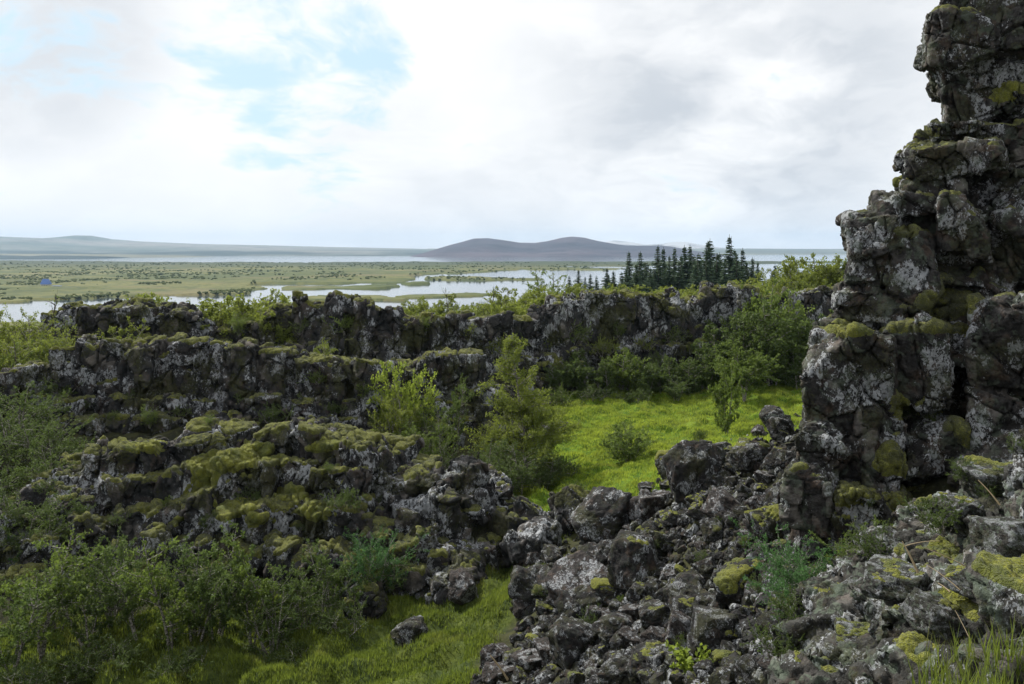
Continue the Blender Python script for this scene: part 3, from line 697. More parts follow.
# ------------------------------------------------------------------ boulders
ICO4 = ico(5)
def vnormals(V, F):
    n = np.cross(V[F[:, 1]] - V[F[:, 0]], V[F[:, 2]] - V[F[:, 0]]); N = np.zeros_like(V)
    for k in range(3): np.add.at(N, F[:, k], n)
    return N / (np.linalg.norm(N, axis=1, keepdims=True) + 1e-9)
def boulder_shape(seed, dims, icos, rough=.035):
    """an angular block with broken corners, weathered; unit = half its width"""
    rs = np.random.RandomState(seed); D, F = icos
    Vt = block_shape(rs, D, 7, .24) * .92 * np.array(dims)
    F1, F2, rid, til = worley(Vt * 2.1 + seed, seed); G1, G2, rid2, til2 = worley(Vt * 5.5 + seed, seed + 4)
    d = (rid - .5) * rough * 1.6 + til * rough * 4 + til2 * rough * 1.6 - rough * 1.6 * (1 - sstep(F2 - F1, 0, .07)) - rough * .7 * (1 - sstep(G2 - G1, 0, .09))
    Vt = Vt + D * (d + (fbm(Vt * 2.2 + seed, 5, seed) - .5) * rough * 3 + (fbm(Vt * 9 + seed, 4, seed + 3) - .5) * rough * 1.1)[:, None]
    return Vt, F
BOULD = []
def boulder_proto(seed, dims, moss=0.0, icos=None, mat='boulder', mossmat='moss_bright', **kw):
    V, F = boulder_shape(seed, dims, icos or ICO4, **kw); V[:, 2] -= V[:, 2].min() * .8
    if moss <= 0: return ob('boulder', mesh_np('boulder', V, F, M[mat]), None, (0, 0, -500))
    root = empty('boulder', (0, 0, -500)); ob('stone', mesh_np('stone', V, F, M[mat]), root)
    N = vnormals(V, F); n = fbm(V * 1.4 + seed, 4, seed + 8) - .5; n2 = fbm(V * 5 + seed, 3, seed + 9) - .5
    mk = sstep(N[:, 2] + n * 2.0 + n2 * .8, 1.24 - moss, 1.52 - moss); f = F[mk[F].mean(1) > .1]
    for g in (pieces(f, len(V))[:4] if len(f) else []):
        if len(g) < 60: continue
        used = np.unique(g); mp = np.full(len(V), -1); mp[used] = np.arange(len(used)); q = V[used]
        q = q + (N[used] * .6 + (0, 0, .5)) * ((mk[used] - .22) * .085 * (.35 + 1.5 * fbm(q * 7, 4, seed)))[:, None]
        ob('moss_cushion', mesh_np('moss_cushion', q, mp[g], M[mossmat]), root)
    return root
rs = np.random.RandomState(7)
for k in range(16):
    d = (1.0, rs.uniform(.7, 1.0), rs.uniform(.55, .95))
    BOULD.append(boulder_proto(900 + k, d, moss=(0, .0, .25, .42, 0, .15, .5, 0, .3, 0, 0, .55, .2, 0, .35, 0)[k], mat='boulder_pale' if k in (4, 9, 13) else 'boulder', mossmat='moss' if k in (2, 8, 12) else 'moss_bright'))
nrb = 0
def boulder(px, py, wpx, label, group=None, proto=0, hgt=1.0, rz=None, tilt=(0, 0), depth=None, sink=.12, at=None, dy=1.0, mat=None):
    """px, py: middle of the foot in the photo; wpx: its width in the photo"""
    p = hit(px, py)[0] if at is None else at
    if depth: p = W(px, py, depth)
    s = wpx / FPX * p[1] / 2 / 1.0
    o = copy_tree(BOULD[proto % len(BOULD)], (p[0], p[1] + s * .5 * dy, p[2] - sink * s), rs.uniform(0, 6.28) if rz is None else rz, (s, s * dy, s * hgt), tilt)
    o.name = 'boulder'; tag(o, label, 'boulder', group)
    if mat:
        for c in (o.children if o.data is None else [o]):
            if c.name.split('.')[0] in ('stone', 'boulder'): c.material_slots[0].link = 'OBJECT'; c.material_slots[0].material = M[mat]
    return o
HERO = [ # px, py foot, width, label, proto, height, tilt, rz
    (692, 502, 78, 'large rounded dark boulder topping the boulder slope against the meadow', 0, 1.25, (0, .1), .3, None),
    (724, 526, 66, 'pinkish grey slab leaning below the large rounded boulder', 4, .75, (.35, .35), .9, 'boulder_pale'),
    (648, 520, 42, 'grey block with a pale split edge left of the large rounded boulder', 9, 1.2, (0, .2), 2.0, None),
    (605, 540, 88, 'broad speckled boulder where the boulder slope meets the grass strip', 1, .75, (0, -.2), .2, None),
    (584, 596, 96, 'long slab with a pale sunlit edge tilted up to the right', 13, .55, (.25, -.45), .4, None),
    (634, 590, 84, 'big pointed brownish boulder beside the long tilted slab', 5, 1.15, (.1, .2), 1.2, None),
    (572, 668, 70, 'square block with a brown left face and dark right face', 10, .95, (0, .05), .75, None),
    (742, 606, 74, 'dark boulder with a thick yellow moss cap in the middle of the boulder slope', 11, .95, (0, -.2), .5, None),
    (716, 652, 78, 'broad dark grey domed boulder above the lime green fern', 7, .8, (0, 0), 1.5, None),
    (656, 676, 66, 'peaked grey boulder left of the lime green fern', 3, .95, (0, .2), 2.2, None),
    (462, 606, 38, 'pink-topped boulder standing alone in the grass strip', 4, 1.1, (0, 0), .5, 'boulder_pale'),
    (411, 642, 40, 'low grey boulder in the grass of the valley floor', 15, .75, (0, 0), 1.0, None),
    (414, 552, 62, 'dark square boulder below the right end of the nearest mound', 0, 1.2, (0, .2), 2.0, None),
    (527, 530, 30, 'small pale-topped block at the edge of the grass strip', 9, 1.1, (0, 0), .1, 'boulder_pale'),
    (559, 433, 21, 'small dark block lying on the meadow beside the tall birch', 15, .9, (0, 0), .3, None),
    (783, 512, 36, 'boulder capped by a yellow moss tuft near the foot of the pinnacle', 6, 1.1, (0, 0), .3, None),
    (776, 545, 58, 'boulder under two yellow moss cushions beside the pinnacle', 11, 1.1, (0, .1), 3.0, None),
    (806, 568, 50, 'upright lichen-streaked grey slab against the pinnacle foot', 13, 1.7, (.1, .25), .4, None),
    (838, 552, 46, 'narrow brown slab leaning on the foot of the pinnacle', 5, 1.9, (.2, -.3), 1.0, None),
    (782, 438, 28, 'dark boulder highest on the boulder slope below the right meadow', 7, 1.0, (0, 0), .4, None),
    (750, 470, 44, 'greyish boulder between the large rounded boulder and the pinnacle', 14, .9, (0, 0), .8, None),
    (660, 560, 52, 'dark mossy boulder shading a hollow in the boulder slope', 8, 1.0, (0, .2), .2, None),
    (690, 610, 62, 'weathered boulder with dull moss in the middle of the boulder slope', 12, .9, (0, 0), 1.8, None),
    (620, 640, 50, 'flat dark boulder right of the square brown-faced block', 15, .7, (0, .1), .8, None),
    (530, 606, 46, 'dark boulder where the boulder slope spills into the grass', 1, .9, (0, 0), 2.6, None),
]
for px, py, wd, lab, pr, hg, ti, rz, mt in HERO:
    boulder(px, py, wd * (.70 if wd > 50 else .85), lab, None, pr, hg, rz, ti, mat=mt)
NEAR = [ # blocks of the near rock slope
    (905, 596, 62, 5.9, 'rounded grey lichen rock with a moss tuft at the head of the near slope', 3, .8),
    (862, 618, 52, 7.0, 'lichen rock with a mossy left shoulder beside the leafy green shrub', 6, .95),
    (870, 664, 54, 5.8, 'grey rock with yellow moss hanging over its lower side', 11, .8),
    (818, 676, 56, 7.2, 'white-speckled rock at the lower left end of the near slope', 1, .8),
    (942, 634, 56, 4.9, 'small lichen rock in the middle of the near slope', 8, .8),
    (1000, 498, 52, 7.4, 'highest lichen rock of the near slope at the pinnacle side', 2, .9),
    (965, 530, 50, 6.8, 'pale angular lichen rock above the dry grass stalks', 5, .8),
    (1015, 560, 60, 5.2, 'crusty grey lichen rock at the right edge of the near slope', 7, .8),
    (900, 560, 44, 8.0, 'dark lichen rock at the top left of the near slope', 12, .9),
    (985, 600, 46, 4.9, 'mottled lichen rock under the long dry stalk', 14, .8),
    (835, 640, 40, 7.4, 'small grey rock just right of the leafy green shrub', 9, .9),
    (900, 640, 36, 5.6, 'little speckled rock between the two mossy near rocks', 10, .9),
]
for px, py, wd, Y, lab, pr, hg in NEAR:
    p = np.array([(px - CX) / FPX * Y, Y, 0]); p[2] = -(py - HZ) / FPX * Y
    boulder(px, py, wd, lab, 'lichen rocks of the near slope', pr, hg, None, (0, 0), at=p, mat='rock_near')

TALUS = [(532, 566), (560, 548), (606, 522), (640, 505), (668, 470), (700, 452), (760, 432), (785, 415), (806, 420), (800, 470), (806, 520), (820, 560), (790, 620), (800, 690), (470, 690), (520, 640), (512, 600)]
def talus_rocks():
    pts = []; r = np.random.RandomState(21); tries = 0
    while len(pts) < 245 and tries < 24000:
        tries += 1
        px, py = r.uniform(470, 822), r.uniform(410, 700)
        if not inpoly(TALUS, np.array([px]), np.array([py]))[0]: continue
        w = min(44, 15 + r.gamma(1.6, 6.5)) * (.55 + .45 * (py - 400) / 280)
        if any((px - q[0]) ** 2 + ((py - q[1]) * 1.5) ** 2 < ((w + q[2]) * .30) ** 2 for q in pts): continue
        pts.append((px, py, w))
    pts.sort(key=lambda q: q[1])
    zones = {}
    for px, py, w in pts:
        near = min(HERO, key=lambda h: (h[0] - px) ** 2 + (h[1] - py) ** 2)
        pr = r.randint(16)
        kind = 'moss-topped' if pr in (3, 6, 11, 14) else 'pale' if pr in (4, 9, 13) else 'dark'
        zn = 'upper' if py < 490 else 'middle' if py < 590 else 'lower'
        size = 'larger' if w > 28 else 'smaller'
        lab = f'{size} {kind} rock among the rubble of the {zn} boulder slope'
        boulder(px, py, w, lab, f'{size} {kind} rubble rocks of the {zn} boulder slope', pr, r.uniform(.65, 1.15), None, (r.uniform(-.35, .35), r.uniform(-.35, .35)), dy=r.uniform(.8, 1.2))
talus_rocks()
def field_rocks():
    r = np.random.RandomState(33)
    for k, (px, py, w, lab) in enumerate((
        (432, 572, 16, 'small grey stone in the grass below the dark square boulder'), (398, 592, 14, 'pale narrow stone at the foot of the left shrubs'), (478, 568, 20, 'low dark stone sunk in the upper grass strip'),
        (500, 548, 26, 'dark stone below the small pale-topped block'), (330, 560, 30, 'dark stone between the nearest mound and the left shrubs'), (546, 436, 14, 'little dark stone beside the block on the meadow'),
        (497, 660, 24, 'grey stone at the lowest edge of the grass'), (455, 545, 34, 'broken dark rock at the foot of the rock heap'), (536, 470, 15, 'dark stone hidden in meadow grass near the thicket'))):
        boulder(px, py, w, lab, None, (1, 13, 7, 0, 15, 7, 9, 5, 1)[k], .8, None)
field_rocks()
for b in BOULD:
    for c in list(b.children): bpy.data.objects.remove(c)
    bpy.data.objects.remove(b)
def rubble():
    r = np.random.RandomState(55); n = 7000
    n = n; px = r.uniform(455, 850, n); py = r.uniform(405, 700, n); k = inpoly(TALUS, px + r.normal(0, 6, n), py + r.normal(0, 4, n)); px, py = px[k], py[k]
    P = hit(px, py); D, F = ico(2); VV, FF = [], []
    for i, p in enumerate(P):
        s = r.uniform(.035, .15) * (1 if r.rand() > .12 else 1.6)
        q = np.random.RandomState(i % 60); nn = q.normal(size=(7, 3)); nn /= np.linalg.norm(nn, axis=1, keepdims=True)
        c = D @ nn.T; rr = 1 / (np.where(c > .03, c / q.uniform(.55, .95, 7), 0).max(1) + .3); rr = np.minimum(rr, 1.2)
        v = D * rr[:, None] * s * q.uniform(.6, 1.1, 3); a = r.uniform(0, 6.28); ca, sa = math.cos(a), math.sin(a)
        v = np.stack([v[:, 0] * ca - v[:, 1] * sa, v[:, 0] * sa + v[:, 1] * ca, v[:, 2]], 1) + p + (0, 0, s * .2)
        FF.append(F + len(VV) * len(D)); VV.append(v)
    o = ob('rubble', mesh_np('rubble', np.concatenate(VV), np.concatenate(FF), M['boulder'], smooth=False))
    tag(o, 'small broken stones filling the gaps of the boulder slope', 'rubble', kind='stuff')
rubble()

# ------------------------------------------------------------------ trees and shrubs
def tube(pts, rad, n=5):
    pts = np.asarray(pts, float); d = np.gradient(pts, axis=0); d /= np.linalg.norm(d, axis=1, keepdims=True) + 1e-9
    ref = np.where(np.abs(d[:, 2:]) > .9, [[1., 0, 0]], [[0, 0, 1.]]); u = np.cross(d, ref); u /= np.linalg.norm(u, axis=1, keepdims=True) + 1e-9; v = np.cross(d, u)
    a = np.linspace(0, 2 * math.pi, n, endpoint=False)
    V = pts[:, None] + (u[:, None] * np.cos(a)[None, :, None] + v[:, None] * np.sin(a)[None, :, None]) * np.asarray(rad)[:, None, None]
    k = len(pts); i = np.arange(k * n).reshape(k, n); j = np.roll(i, -1, 1)
    return V.reshape(-1, 3), np.stack([i[:-1], j[:-1], j[1:], i[1:]], -1).reshape(-1, 4)
class Wood:
    def __init__(s): s.V, s.F, s.n = [], [], 0
    def add(s, pts, rad, n=5):
        v, f = tube(pts, rad, n); s.V.append(v); s.F.append(f + s.n); s.n += len(v)
    def mesh(s, name, mat): return mesh_np(name, np.concatenate(s.V), np.concatenate(s.F), mat)
def leaves(C, size, rng, mat, name='foliage', aspect=.62, droop=.2, tint=None):
    """leaf-sized folded faces at the points C"""
    n = len(C); ax = rng.normal(size=(n, 3)); ax[:, 2] -= droop; ax /= np.linalg.norm(ax, axis=1, keepdims=True)
    w = np.cross(ax, rng.normal(size=(n, 3))); w /= np.linalg.norm(w, axis=1, keepdims=True) + 1e-9
    s = size * rng.uniform(.6, 1.3, n)[:, None]
    V = np.stack([C - ax * s * .5, C + w * s * aspect * .5, C + ax * s * .5, C - w * s * aspect * .5], 1).reshape(-1, 3)
    F = np.arange(4 * n).reshape(n, 4)
    if tint is None: tint = rng.uniform(0, 1, n)
    return mesh_np(name, V, F, mat, None, {'tint': tint}, smooth=False)
def bend(p0, d, L, k, rng, wob=.12, up=.0):
    pts = [np.array(p0, float)]; d = np.array(d, float); d /= np.linalg.norm(d)
    for _ in range(k):
        d = d + rng.normal(size=3) * wob + (0, 0, up); d /= np.linalg.norm(d); pts.append(pts[-1] + d * L / k)
    return np.array(pts)
def woody(seed, h=3.0, spread=1.0, stems=4, nb=11, nleaf=9000, leaf=.055, mat='leaf_mid', bark='bark_pale', low=.15, cone=False, clump=.10, lean=.35, airy=.0, name='birch', cat_parts=('trunk', 'foliage')):
    """a birch or willow: stems, branches, twigs, and leaves gathered along the twigs"""
    rng = np.random.RandomState(seed); w = Wood(); T = []
    for s in range(stems):
        a = rng.uniform(0, 6.28); ln = lean * rng.uniform(.3, 1.1) * (0 if (cone and s == 0) else 1)
        hh = h * (1.0 if s == 0 else rng.uniform(.55, .95))
        st = bend((math.cos(a) * .05 * s, math.sin(a) * .05 * s, -.15), (math.cos(a) * ln, math.sin(a) * ln, 1), hh, 9, rng, .07, .02)
        r0 = .013 * hh + .012; w.add(st, np.linspace(r0, r0 * .18, len(st)), 6)
        for b in range(nb):
            t = rng.uniform(low, .97); p = np.array([np.interp(t * 9, range(10), st[:, i]) for i in range(3)])
            az = rng.uniform(0, 6.28); prof = (1 - t) * 1.15 + .12 if cone else math.sin(math.pi * min(1, (t - low) / (1 - low) * .8 + .18)) * .9 + .1
            L = spread * h * .36 * prof * rng.uniform(.6, 1.25); el = rng.uniform(.05, .55) if cone else rng.uniform(.25, .9)
            br = bend(p, (math.cos(az), math.sin(az), el), L, 5, rng, .16, .03)
            w.add(br, np.linspace(r0 * .32, r0 * .07, 6), 4); T.append((br, .5))
            for q in range(3 + int(L * 2.2)):
                tt = rng.uniform(.2, 1.0); p2 = np.array([np.interp(tt * 5, range(6), br[:, i]) for i in range(3)])
                d2 = br[-1] - br[0]; d2 = d2 / (np.linalg.norm(d2) + 1e-9) + rng.normal(size=3) * .6
                tw = bend(p2, d2, L * rng.uniform(.22, .5), 3, rng, .2, -.02 if cone else .04); T.append((tw, 1.0))
                if q % 2 == 0: w.add(tw, np.linspace(r0 * .09, r0 * .03, 4), 3)
        T.append((st[5:], .8))
    wt = np.array([np.linalg.norm(t[-1] - t[0]) * k + .02 for t, k in T]); wt *= rng.uniform(max(0, .3 - airy), 1.5, len(T)); wt /= wt.sum()
    idx = rng.choice(len(T), nleaf, p=wt); u = np.sqrt(rng.uniform(0, 1, nleaf)) if not cone else rng.uniform(.1, 1, nleaf)
    C = np.zeros((nleaf, 3)); br = rng.uniform(0, 1, len(T))
    for i in np.unique(idx):
        m = idx == i; pts = T[i][0]; k = len(pts) - 1
        for c in range(3): C[m, c] = np.interp(u[m] * k, range(k + 1), pts[:, c])
    C += rng.normal(size=C.shape) * clump * h * .11
    C[:, 2] = np.maximum(C[:, 2], .03 + rng.uniform(0, .1, nleaf))
    tint = np.clip(br[idx] * .55 + rng.uniform(0, .45, nleaf), 0, 1)
    root = empty(name, (0, 0, -500)); ob('trunk', w.mesh('trunk', M[bark]), root)
    ob('foliage', leaves(C, leaf, rng, M[mat], tint=tint), root)
    root['h0'] = h
    return root
def spruce_proto(seed, h=12.0):
    rng = np.random.RandomState(seed); w = Wood(); w.add(bend((0, 0, -.4), (0, 0, 1), h + .4, 8, rng, .012), np.linspace(.16, .015, 9), 6)
    C, A, S = [], [], []
    z = h * .08; az0 = 0
    while z < h * .985:
        f = 1 - z / h; L = (f ** .9) * h * .235 * rng.uniform(.6, 1.2) + .06; n = 5 + int(4 * f); az0 += 1.1
        z00 = z
        for k in range(n):
            z = z00 + rng.uniform(-.22, .22) * (.4 + f); az = az0 + k * 6.283 / n + rng.normal() * .4; l = L * rng.uniform(.65, 1.15); d = np.array([math.cos(az), math.sin(az), 0.0]); m = max(4, int(l / .16))
            for q in range(m):
                t = (q + .5) / m; p = d * l * t + np.array([0, 0, z + l * (.12 * t - .34 * t * t + .22 * t ** 3)])
                for side in (-1, 1, 0):
                    perp = np.array([-d[1], d[0], 0]) * side
                    C.append(p + perp * .10 + rng.normal(size=3) * .035); a = d * .6 + perp * .8 + np.array([0, 0, -.25 + rng.normal() * .2]); A.append(a / np.linalg.norm(a)); S.append(rng.uniform(.42, .80) * (.45 + .55 * f) * (.6 + .5 * (1 - t)))
        z = z00 + h * .026 * rng.uniform(.8, 1.4)
    for q in range(10): C.append(np.array([0, 0, h * .985 + q * .05])); A.append(np.array([rng.normal() * .3, rng.normal() * .3, 1])); S.append(.14)
    C, A, S = np.array(C), np.array(A), np.array(S)[:, None]; n = len(C)
    wv = np.cross(A, rng.normal(size=(n, 3))); wv /= np.linalg.norm(wv, axis=1, keepdims=True) + 1e-9
    V = np.stack([C - A * S * .5, C + wv * S * .30, C + A * S * .5, C - wv * S * .30], 1).reshape(-1, 3)
    root = empty('spruce', (0, 0, -500)); ob('trunk', w.mesh('trunk', M['bark_dark']), root)
    ob('crown', mesh_np('crown', V, np.arange(4 * n).reshape(n, 4), M['needle'], None, {'tint': rng.uniform(0, 1, n)}, smooth=False), root)
    root['h0'] = h
    return root
PROTO = {
    'round': [woody(11, 3, 1.15, 6, 12, 11000, .065, 'leaf_mid'), woody(12, 3, 1.25, 7, 11, 11000, .065, 'leaf_mid'), woody(13, 3, 1.05, 5, 13, 10000, .065, 'leaf_mid'), woody(14, 3, 1.3, 6, 12, 12000, .06, 'leaf_mid')],
    'far': [woody(15, 3, 1.2, 6, 12, 8000, .105, 'leaf_light', clump=.14), woody(16, 3, 1.3, 6, 12, 8000, .105, 'leaf_light', clump=.14), woody(17, 3, 1.0, 4, 13, 5000, .12, 'leaf_light', clump=.13, airy=.15)],
    'thin': [woody(21, 3, .85, 3, 13, 3900, .078, 'leaf_mid', airy=.2, low=.25), woody(22, 3, .95, 2, 16, 4200, .078, 'leaf_mid', airy=.25, low=.3), woody(23, 3, .8, 3, 12, 3700, .078, 'leaf_mid', airy=.2, low=.25)],
    'cone': [woody(31, 6, .95, 2, 56, 34000, .085, 'leaf_light', low=.08, cone=True, lean=.15)],
    'tree': [woody(41, 3.3, 1.25, 3, 20, 13000, .095, 'leaf_mid', low=.34, lean=.14), woody(42, 3, .95, 1, 34, 5600, .075, 'leaf_mid', low=.22, lean=.1, airy=.2)],
    'low': [woody(51, 1.2, 1.7, 9, 8, 8000, .05, 'leaf_dark', low=.05, lean=.9), woody(52, 1.2, 1.9, 10, 8, 8000, .05, 'leaf_dark', low=.05, lean=1.0)],
    'twig': [woody(61, 3, .8, 3, 12, 700, .05, 'leaf_mid', 'bark_dark', airy=.3, low=.3), woody(62, 3, .7, 2, 14, 500, .05, 'leaf_mid', 'bark_dark', airy=.3, low=.3)],
    'spruce': [spruce_proto(s) for s in (71, 72, 73, 74)],
}
prng = np.random.RandomState(5)
def plant(kind, pos, h, label, cat, group=None, mat=None, wide=1.0, k=None, name=None, sink=.05):
    ps = PROTO[kind]; src = ps[prng.randint(len(ps)) if k is None else k]; s = h / src['h0']
    o = copy_tree(src, (pos[0], pos[1], pos[2] - sink), prng.uniform(0, 6.28), (s * wide, s * wide, s), (0, 0) if kind != 'spruce' else tuple(prng.normal(0, .018, 2)))
    if 'h0' in o: del o['h0']
    o.name = name or {'round': 'birch_shrub', 'far': 'birch_shrub', 'thin': 'birch_sapling', 'cone': 'birch_tree', 'tree': 'birch_tree', 'low': 'low_shrub', 'twig': 'bare_sapling', 'spruce': 'spruce_tree'}[kind]
    tag(o, label, cat, group)
    if mat:
        remat(o, 'foliage', mat)
    return o
def G(px, Y): x = (px - CX) / FPX * Y; return np.array([x, Y, float(gz(x, Y))])
def series(items, text, group, cat):
    """items (kind, px, Y, height, material, width): one row of like plants, each told by its place in the row"""
    items = sorted(items, key=lambda i: i[1]); n = len(items)
    for i, (kind, px, Y, h, mat, wide, z) in enumerate(items):
        p = G(px, Y)
        if z is not None: p[2] = z
        plant(kind, p, h, text.format(ordinal(i)), cat, group, mat, wide)
def sr(kind, px, Y, h, mat=None, wide=1.0, z=None): return (kind, px, Y, h, mat, wide, z)
def top(px, py, Y, z0): return (HZ - py) / FPX * Y - z0
# meadow
plant('tree', G(744, 53.0), 3.7, 'round-crowned birch with a pale trunk at the back of the meadow', 'tree', None, 'leaf_mid', 1.3, 0)
plant('far', G(727, 42.5), 4.3, 'slender dark birch standing alone on the open meadow', 'tree', None, 'leaf_mid', .50, 2, 'birch_tree')
plant('far', G(628, 38.5), 2.1, 'rounded dull green willow shrub in the middle of the meadow', 'shrub', None, 'leaf_mid', 1.25, 1, 'willow_shrub')
plant('low', hit(700, 440)[0], .7, 'low dark shrub at the foot of the slender meadow birch', 'shrub', None, 'leaf_dark', .7)
plant('cone', G(528, 38.5), 7.3, 'tall yellow-green conical birch at the left edge of the meadow', 'tree', None, 'leaf_light', .88, 0)
series([sr('round', 492, 36.5, 2.6, 'leaf_dark', 1.2), sr('round', 520, 35.5, 2.4, 'leaf_dark', 1.3), sr('round', 545, 36.5, 2.0, 'leaf_dark', 1.2), sr('low', 560, 37, 1.0, 'leaf_dark'), sr('low', 505, 33.8, 1.0, 'leaf_dark'), sr('low', 575, 33.5, .7, 'leaf_dark')],
       'dark green shrub of the thicket round the conical birch, {} from the left', 'thicket round the conical birch', 'shrub')
series([sr('far', 403, 38.5, 4.5, 'leaf_lime', .6), sr('round', 398, 37, 3.4, 'leaf_light', .8), sr('round', 422, 36, 2.7, 'leaf_mid', .9), sr('round', 444, 35.5, 2.4, 'leaf_dark', .9), sr('round', 432, 38, 3.2, 'leaf_mid', .8), sr('round', 418, 33.5, 1.9, 'leaf_mid', 1.0), sr('thin', 456, 41, 4.6, 'leaf_dark', .6)],
       'green birch of the clump right of the nearest mound, {} from the left', 'birch clump right of the nearest mound', 'tree')
# foot of the far wall
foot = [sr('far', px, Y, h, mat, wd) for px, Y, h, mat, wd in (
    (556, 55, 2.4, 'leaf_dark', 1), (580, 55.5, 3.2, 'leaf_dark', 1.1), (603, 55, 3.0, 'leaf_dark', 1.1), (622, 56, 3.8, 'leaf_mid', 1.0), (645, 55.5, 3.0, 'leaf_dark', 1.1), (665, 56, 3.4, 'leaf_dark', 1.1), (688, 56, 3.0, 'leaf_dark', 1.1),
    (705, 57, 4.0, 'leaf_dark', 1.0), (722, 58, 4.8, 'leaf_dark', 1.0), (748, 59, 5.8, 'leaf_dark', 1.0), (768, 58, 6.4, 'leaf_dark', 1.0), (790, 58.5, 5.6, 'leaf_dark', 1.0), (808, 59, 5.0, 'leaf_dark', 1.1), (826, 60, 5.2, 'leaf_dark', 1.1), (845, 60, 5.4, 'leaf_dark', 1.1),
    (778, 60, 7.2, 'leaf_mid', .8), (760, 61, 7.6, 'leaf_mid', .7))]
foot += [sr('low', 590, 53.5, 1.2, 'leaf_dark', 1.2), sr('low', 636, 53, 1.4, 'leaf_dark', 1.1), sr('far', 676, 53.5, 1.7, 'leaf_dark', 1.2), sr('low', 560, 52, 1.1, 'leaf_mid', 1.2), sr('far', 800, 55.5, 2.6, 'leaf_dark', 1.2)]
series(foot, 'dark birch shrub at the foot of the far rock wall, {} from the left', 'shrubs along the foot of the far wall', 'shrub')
# behind the rim of the far wall
r = np.random.RandomState(9); rim = []
for px, py in ((198, 294), (230, 290), (250, 296), (264, 298), (280, 300), (145, 300), (214, 298)):
    rim.append(sr('far', px, 52.5, 0, 'leaf_light', 1.0, (py + 4, 52.5)))
for px, py in ((412, 306), (425, 310), (440, 308), (455, 306), (470, 308), (486, 300), (500, 296), (514, 294), (530, 296), (545, 292), (668, 290), (680, 292), (700, 288), (760, 286)):
    rim.append(sr('far', px, 60.5 + (px - 412) * .018, 0, 'leaf_light', .9, (py, 60.5 + (px - 412) * .018)))
for px, py in ((135, 296), (150, 290), (168, 294), (205, 300), (222, 296), (240, 293), (258, 288), (272, 292), (188, 302), (214, 308), (236, 305)):
    Y = r.uniform(54, 58); rim.append(sr('far', px, Y, 0, 'leaf_light', 1.1, (py, Y)))
for px, py in ((405, 300), (418, 296), (432, 300), (446, 292), (462, 300), (478, 302), (494, 292), (508, 286), (522, 290), (536, 288), (550, 284), (562, 282), (575, 286), (594, 284), (610, 286), (628, 285), (640, 282), (652, 287), (668, 284), (684, 287), (697, 283), (710, 283), (722, 280), (748, 276), (757, 280)):
    Y = r.uniform(65, 72); rim.append(sr('far', px, Y, 0, 'leaf_light', 1.15, (py, Y)))
rim2 = []
for kind, px, Y, _, mat, wd, (py, _) in rim:
    z0 = G(px, Y)[2]; rim2.append((kind, px, Y, max(1.2, top(px, py, Y, z0) * 1.02), mat, wd, None))
series(rim2, 'light green birch shrub behind the rim of the far wall, {} from the left', 'birch shrubs behind the rim of the far wall', 'shrub')
mound = []
for px, py in ((772, 266), (785, 262), (796, 257), (808, 253), (820, 251), (832, 252), (845, 254), (858, 254), (872, 256), (802, 268), (816, 266), (830, 266), (844, 268), (790, 276), (776, 280), (762, 286)):
    Y = r.uniform(74, 84); z0 = G(px, Y)[2]; mound.append(sr('far', px, Y, max(1.5, top(px, py, Y, z0)), 'leaf_light', .9))
series(mound, 'light green birch in the dense grove left of the pinnacle, {} from the left', 'birch grove left of the pinnacle', 'tree')
# left side
left = [sr(kd, px, Y, top(px, py, Y, G(px, Y)[2]), mat, wd) for kd, px, py, Y, mat, wd in (
    ('round', -40, 312, 43, 'leaf_light', 1.0), ('round', -12, 306, 43, 'leaf_light', 1.0), ('round', 8, 304, 44, 'leaf_light', .9), ('round', 28, 306, 44, 'leaf_light', .9), ('round', 48, 318, 43, 'leaf_light', .9), ('round', 18, 326, 41, 'leaf_light', 1.0), ('thin', 62, 330, 44, 'leaf_light', .9), ('round', -8, 335, 40.5, 'leaf_mid', 1.0), ('round', 45, 338, 41.5, 'leaf_mid', .9))]
series(left, 'sunlit birch behind the left end of the middle ridge, {} from the left', 'birches behind the middle ridge', 'tree')
for px, py, Y, lab in ((112, 309, 47.5, 'small bright birch against the dark far wall above the middle ridge'), (318, 330, 47, 'small green shrub between the middle ridge and the far wall')):
    plant('thin', G(px, Y), top(px, py, Y, G(px, Y)[2]), lab, 'tree', None, 'leaf_light', 1.0)
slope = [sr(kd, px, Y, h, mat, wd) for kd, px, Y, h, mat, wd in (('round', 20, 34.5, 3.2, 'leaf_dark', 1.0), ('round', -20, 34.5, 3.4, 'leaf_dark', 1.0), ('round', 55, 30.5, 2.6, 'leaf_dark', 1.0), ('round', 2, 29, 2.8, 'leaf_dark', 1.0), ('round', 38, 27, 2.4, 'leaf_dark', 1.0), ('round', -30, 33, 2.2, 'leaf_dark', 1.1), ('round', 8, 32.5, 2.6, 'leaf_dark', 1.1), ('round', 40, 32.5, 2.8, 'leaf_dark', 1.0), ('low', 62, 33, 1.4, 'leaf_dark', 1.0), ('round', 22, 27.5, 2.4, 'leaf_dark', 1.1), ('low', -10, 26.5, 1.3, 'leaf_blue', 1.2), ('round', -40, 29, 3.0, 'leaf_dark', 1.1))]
series(slope, 'dark shrub in the shaded gully left of the nearest mound, {} from the left', 'shrubs in the left gully', 'shrub')
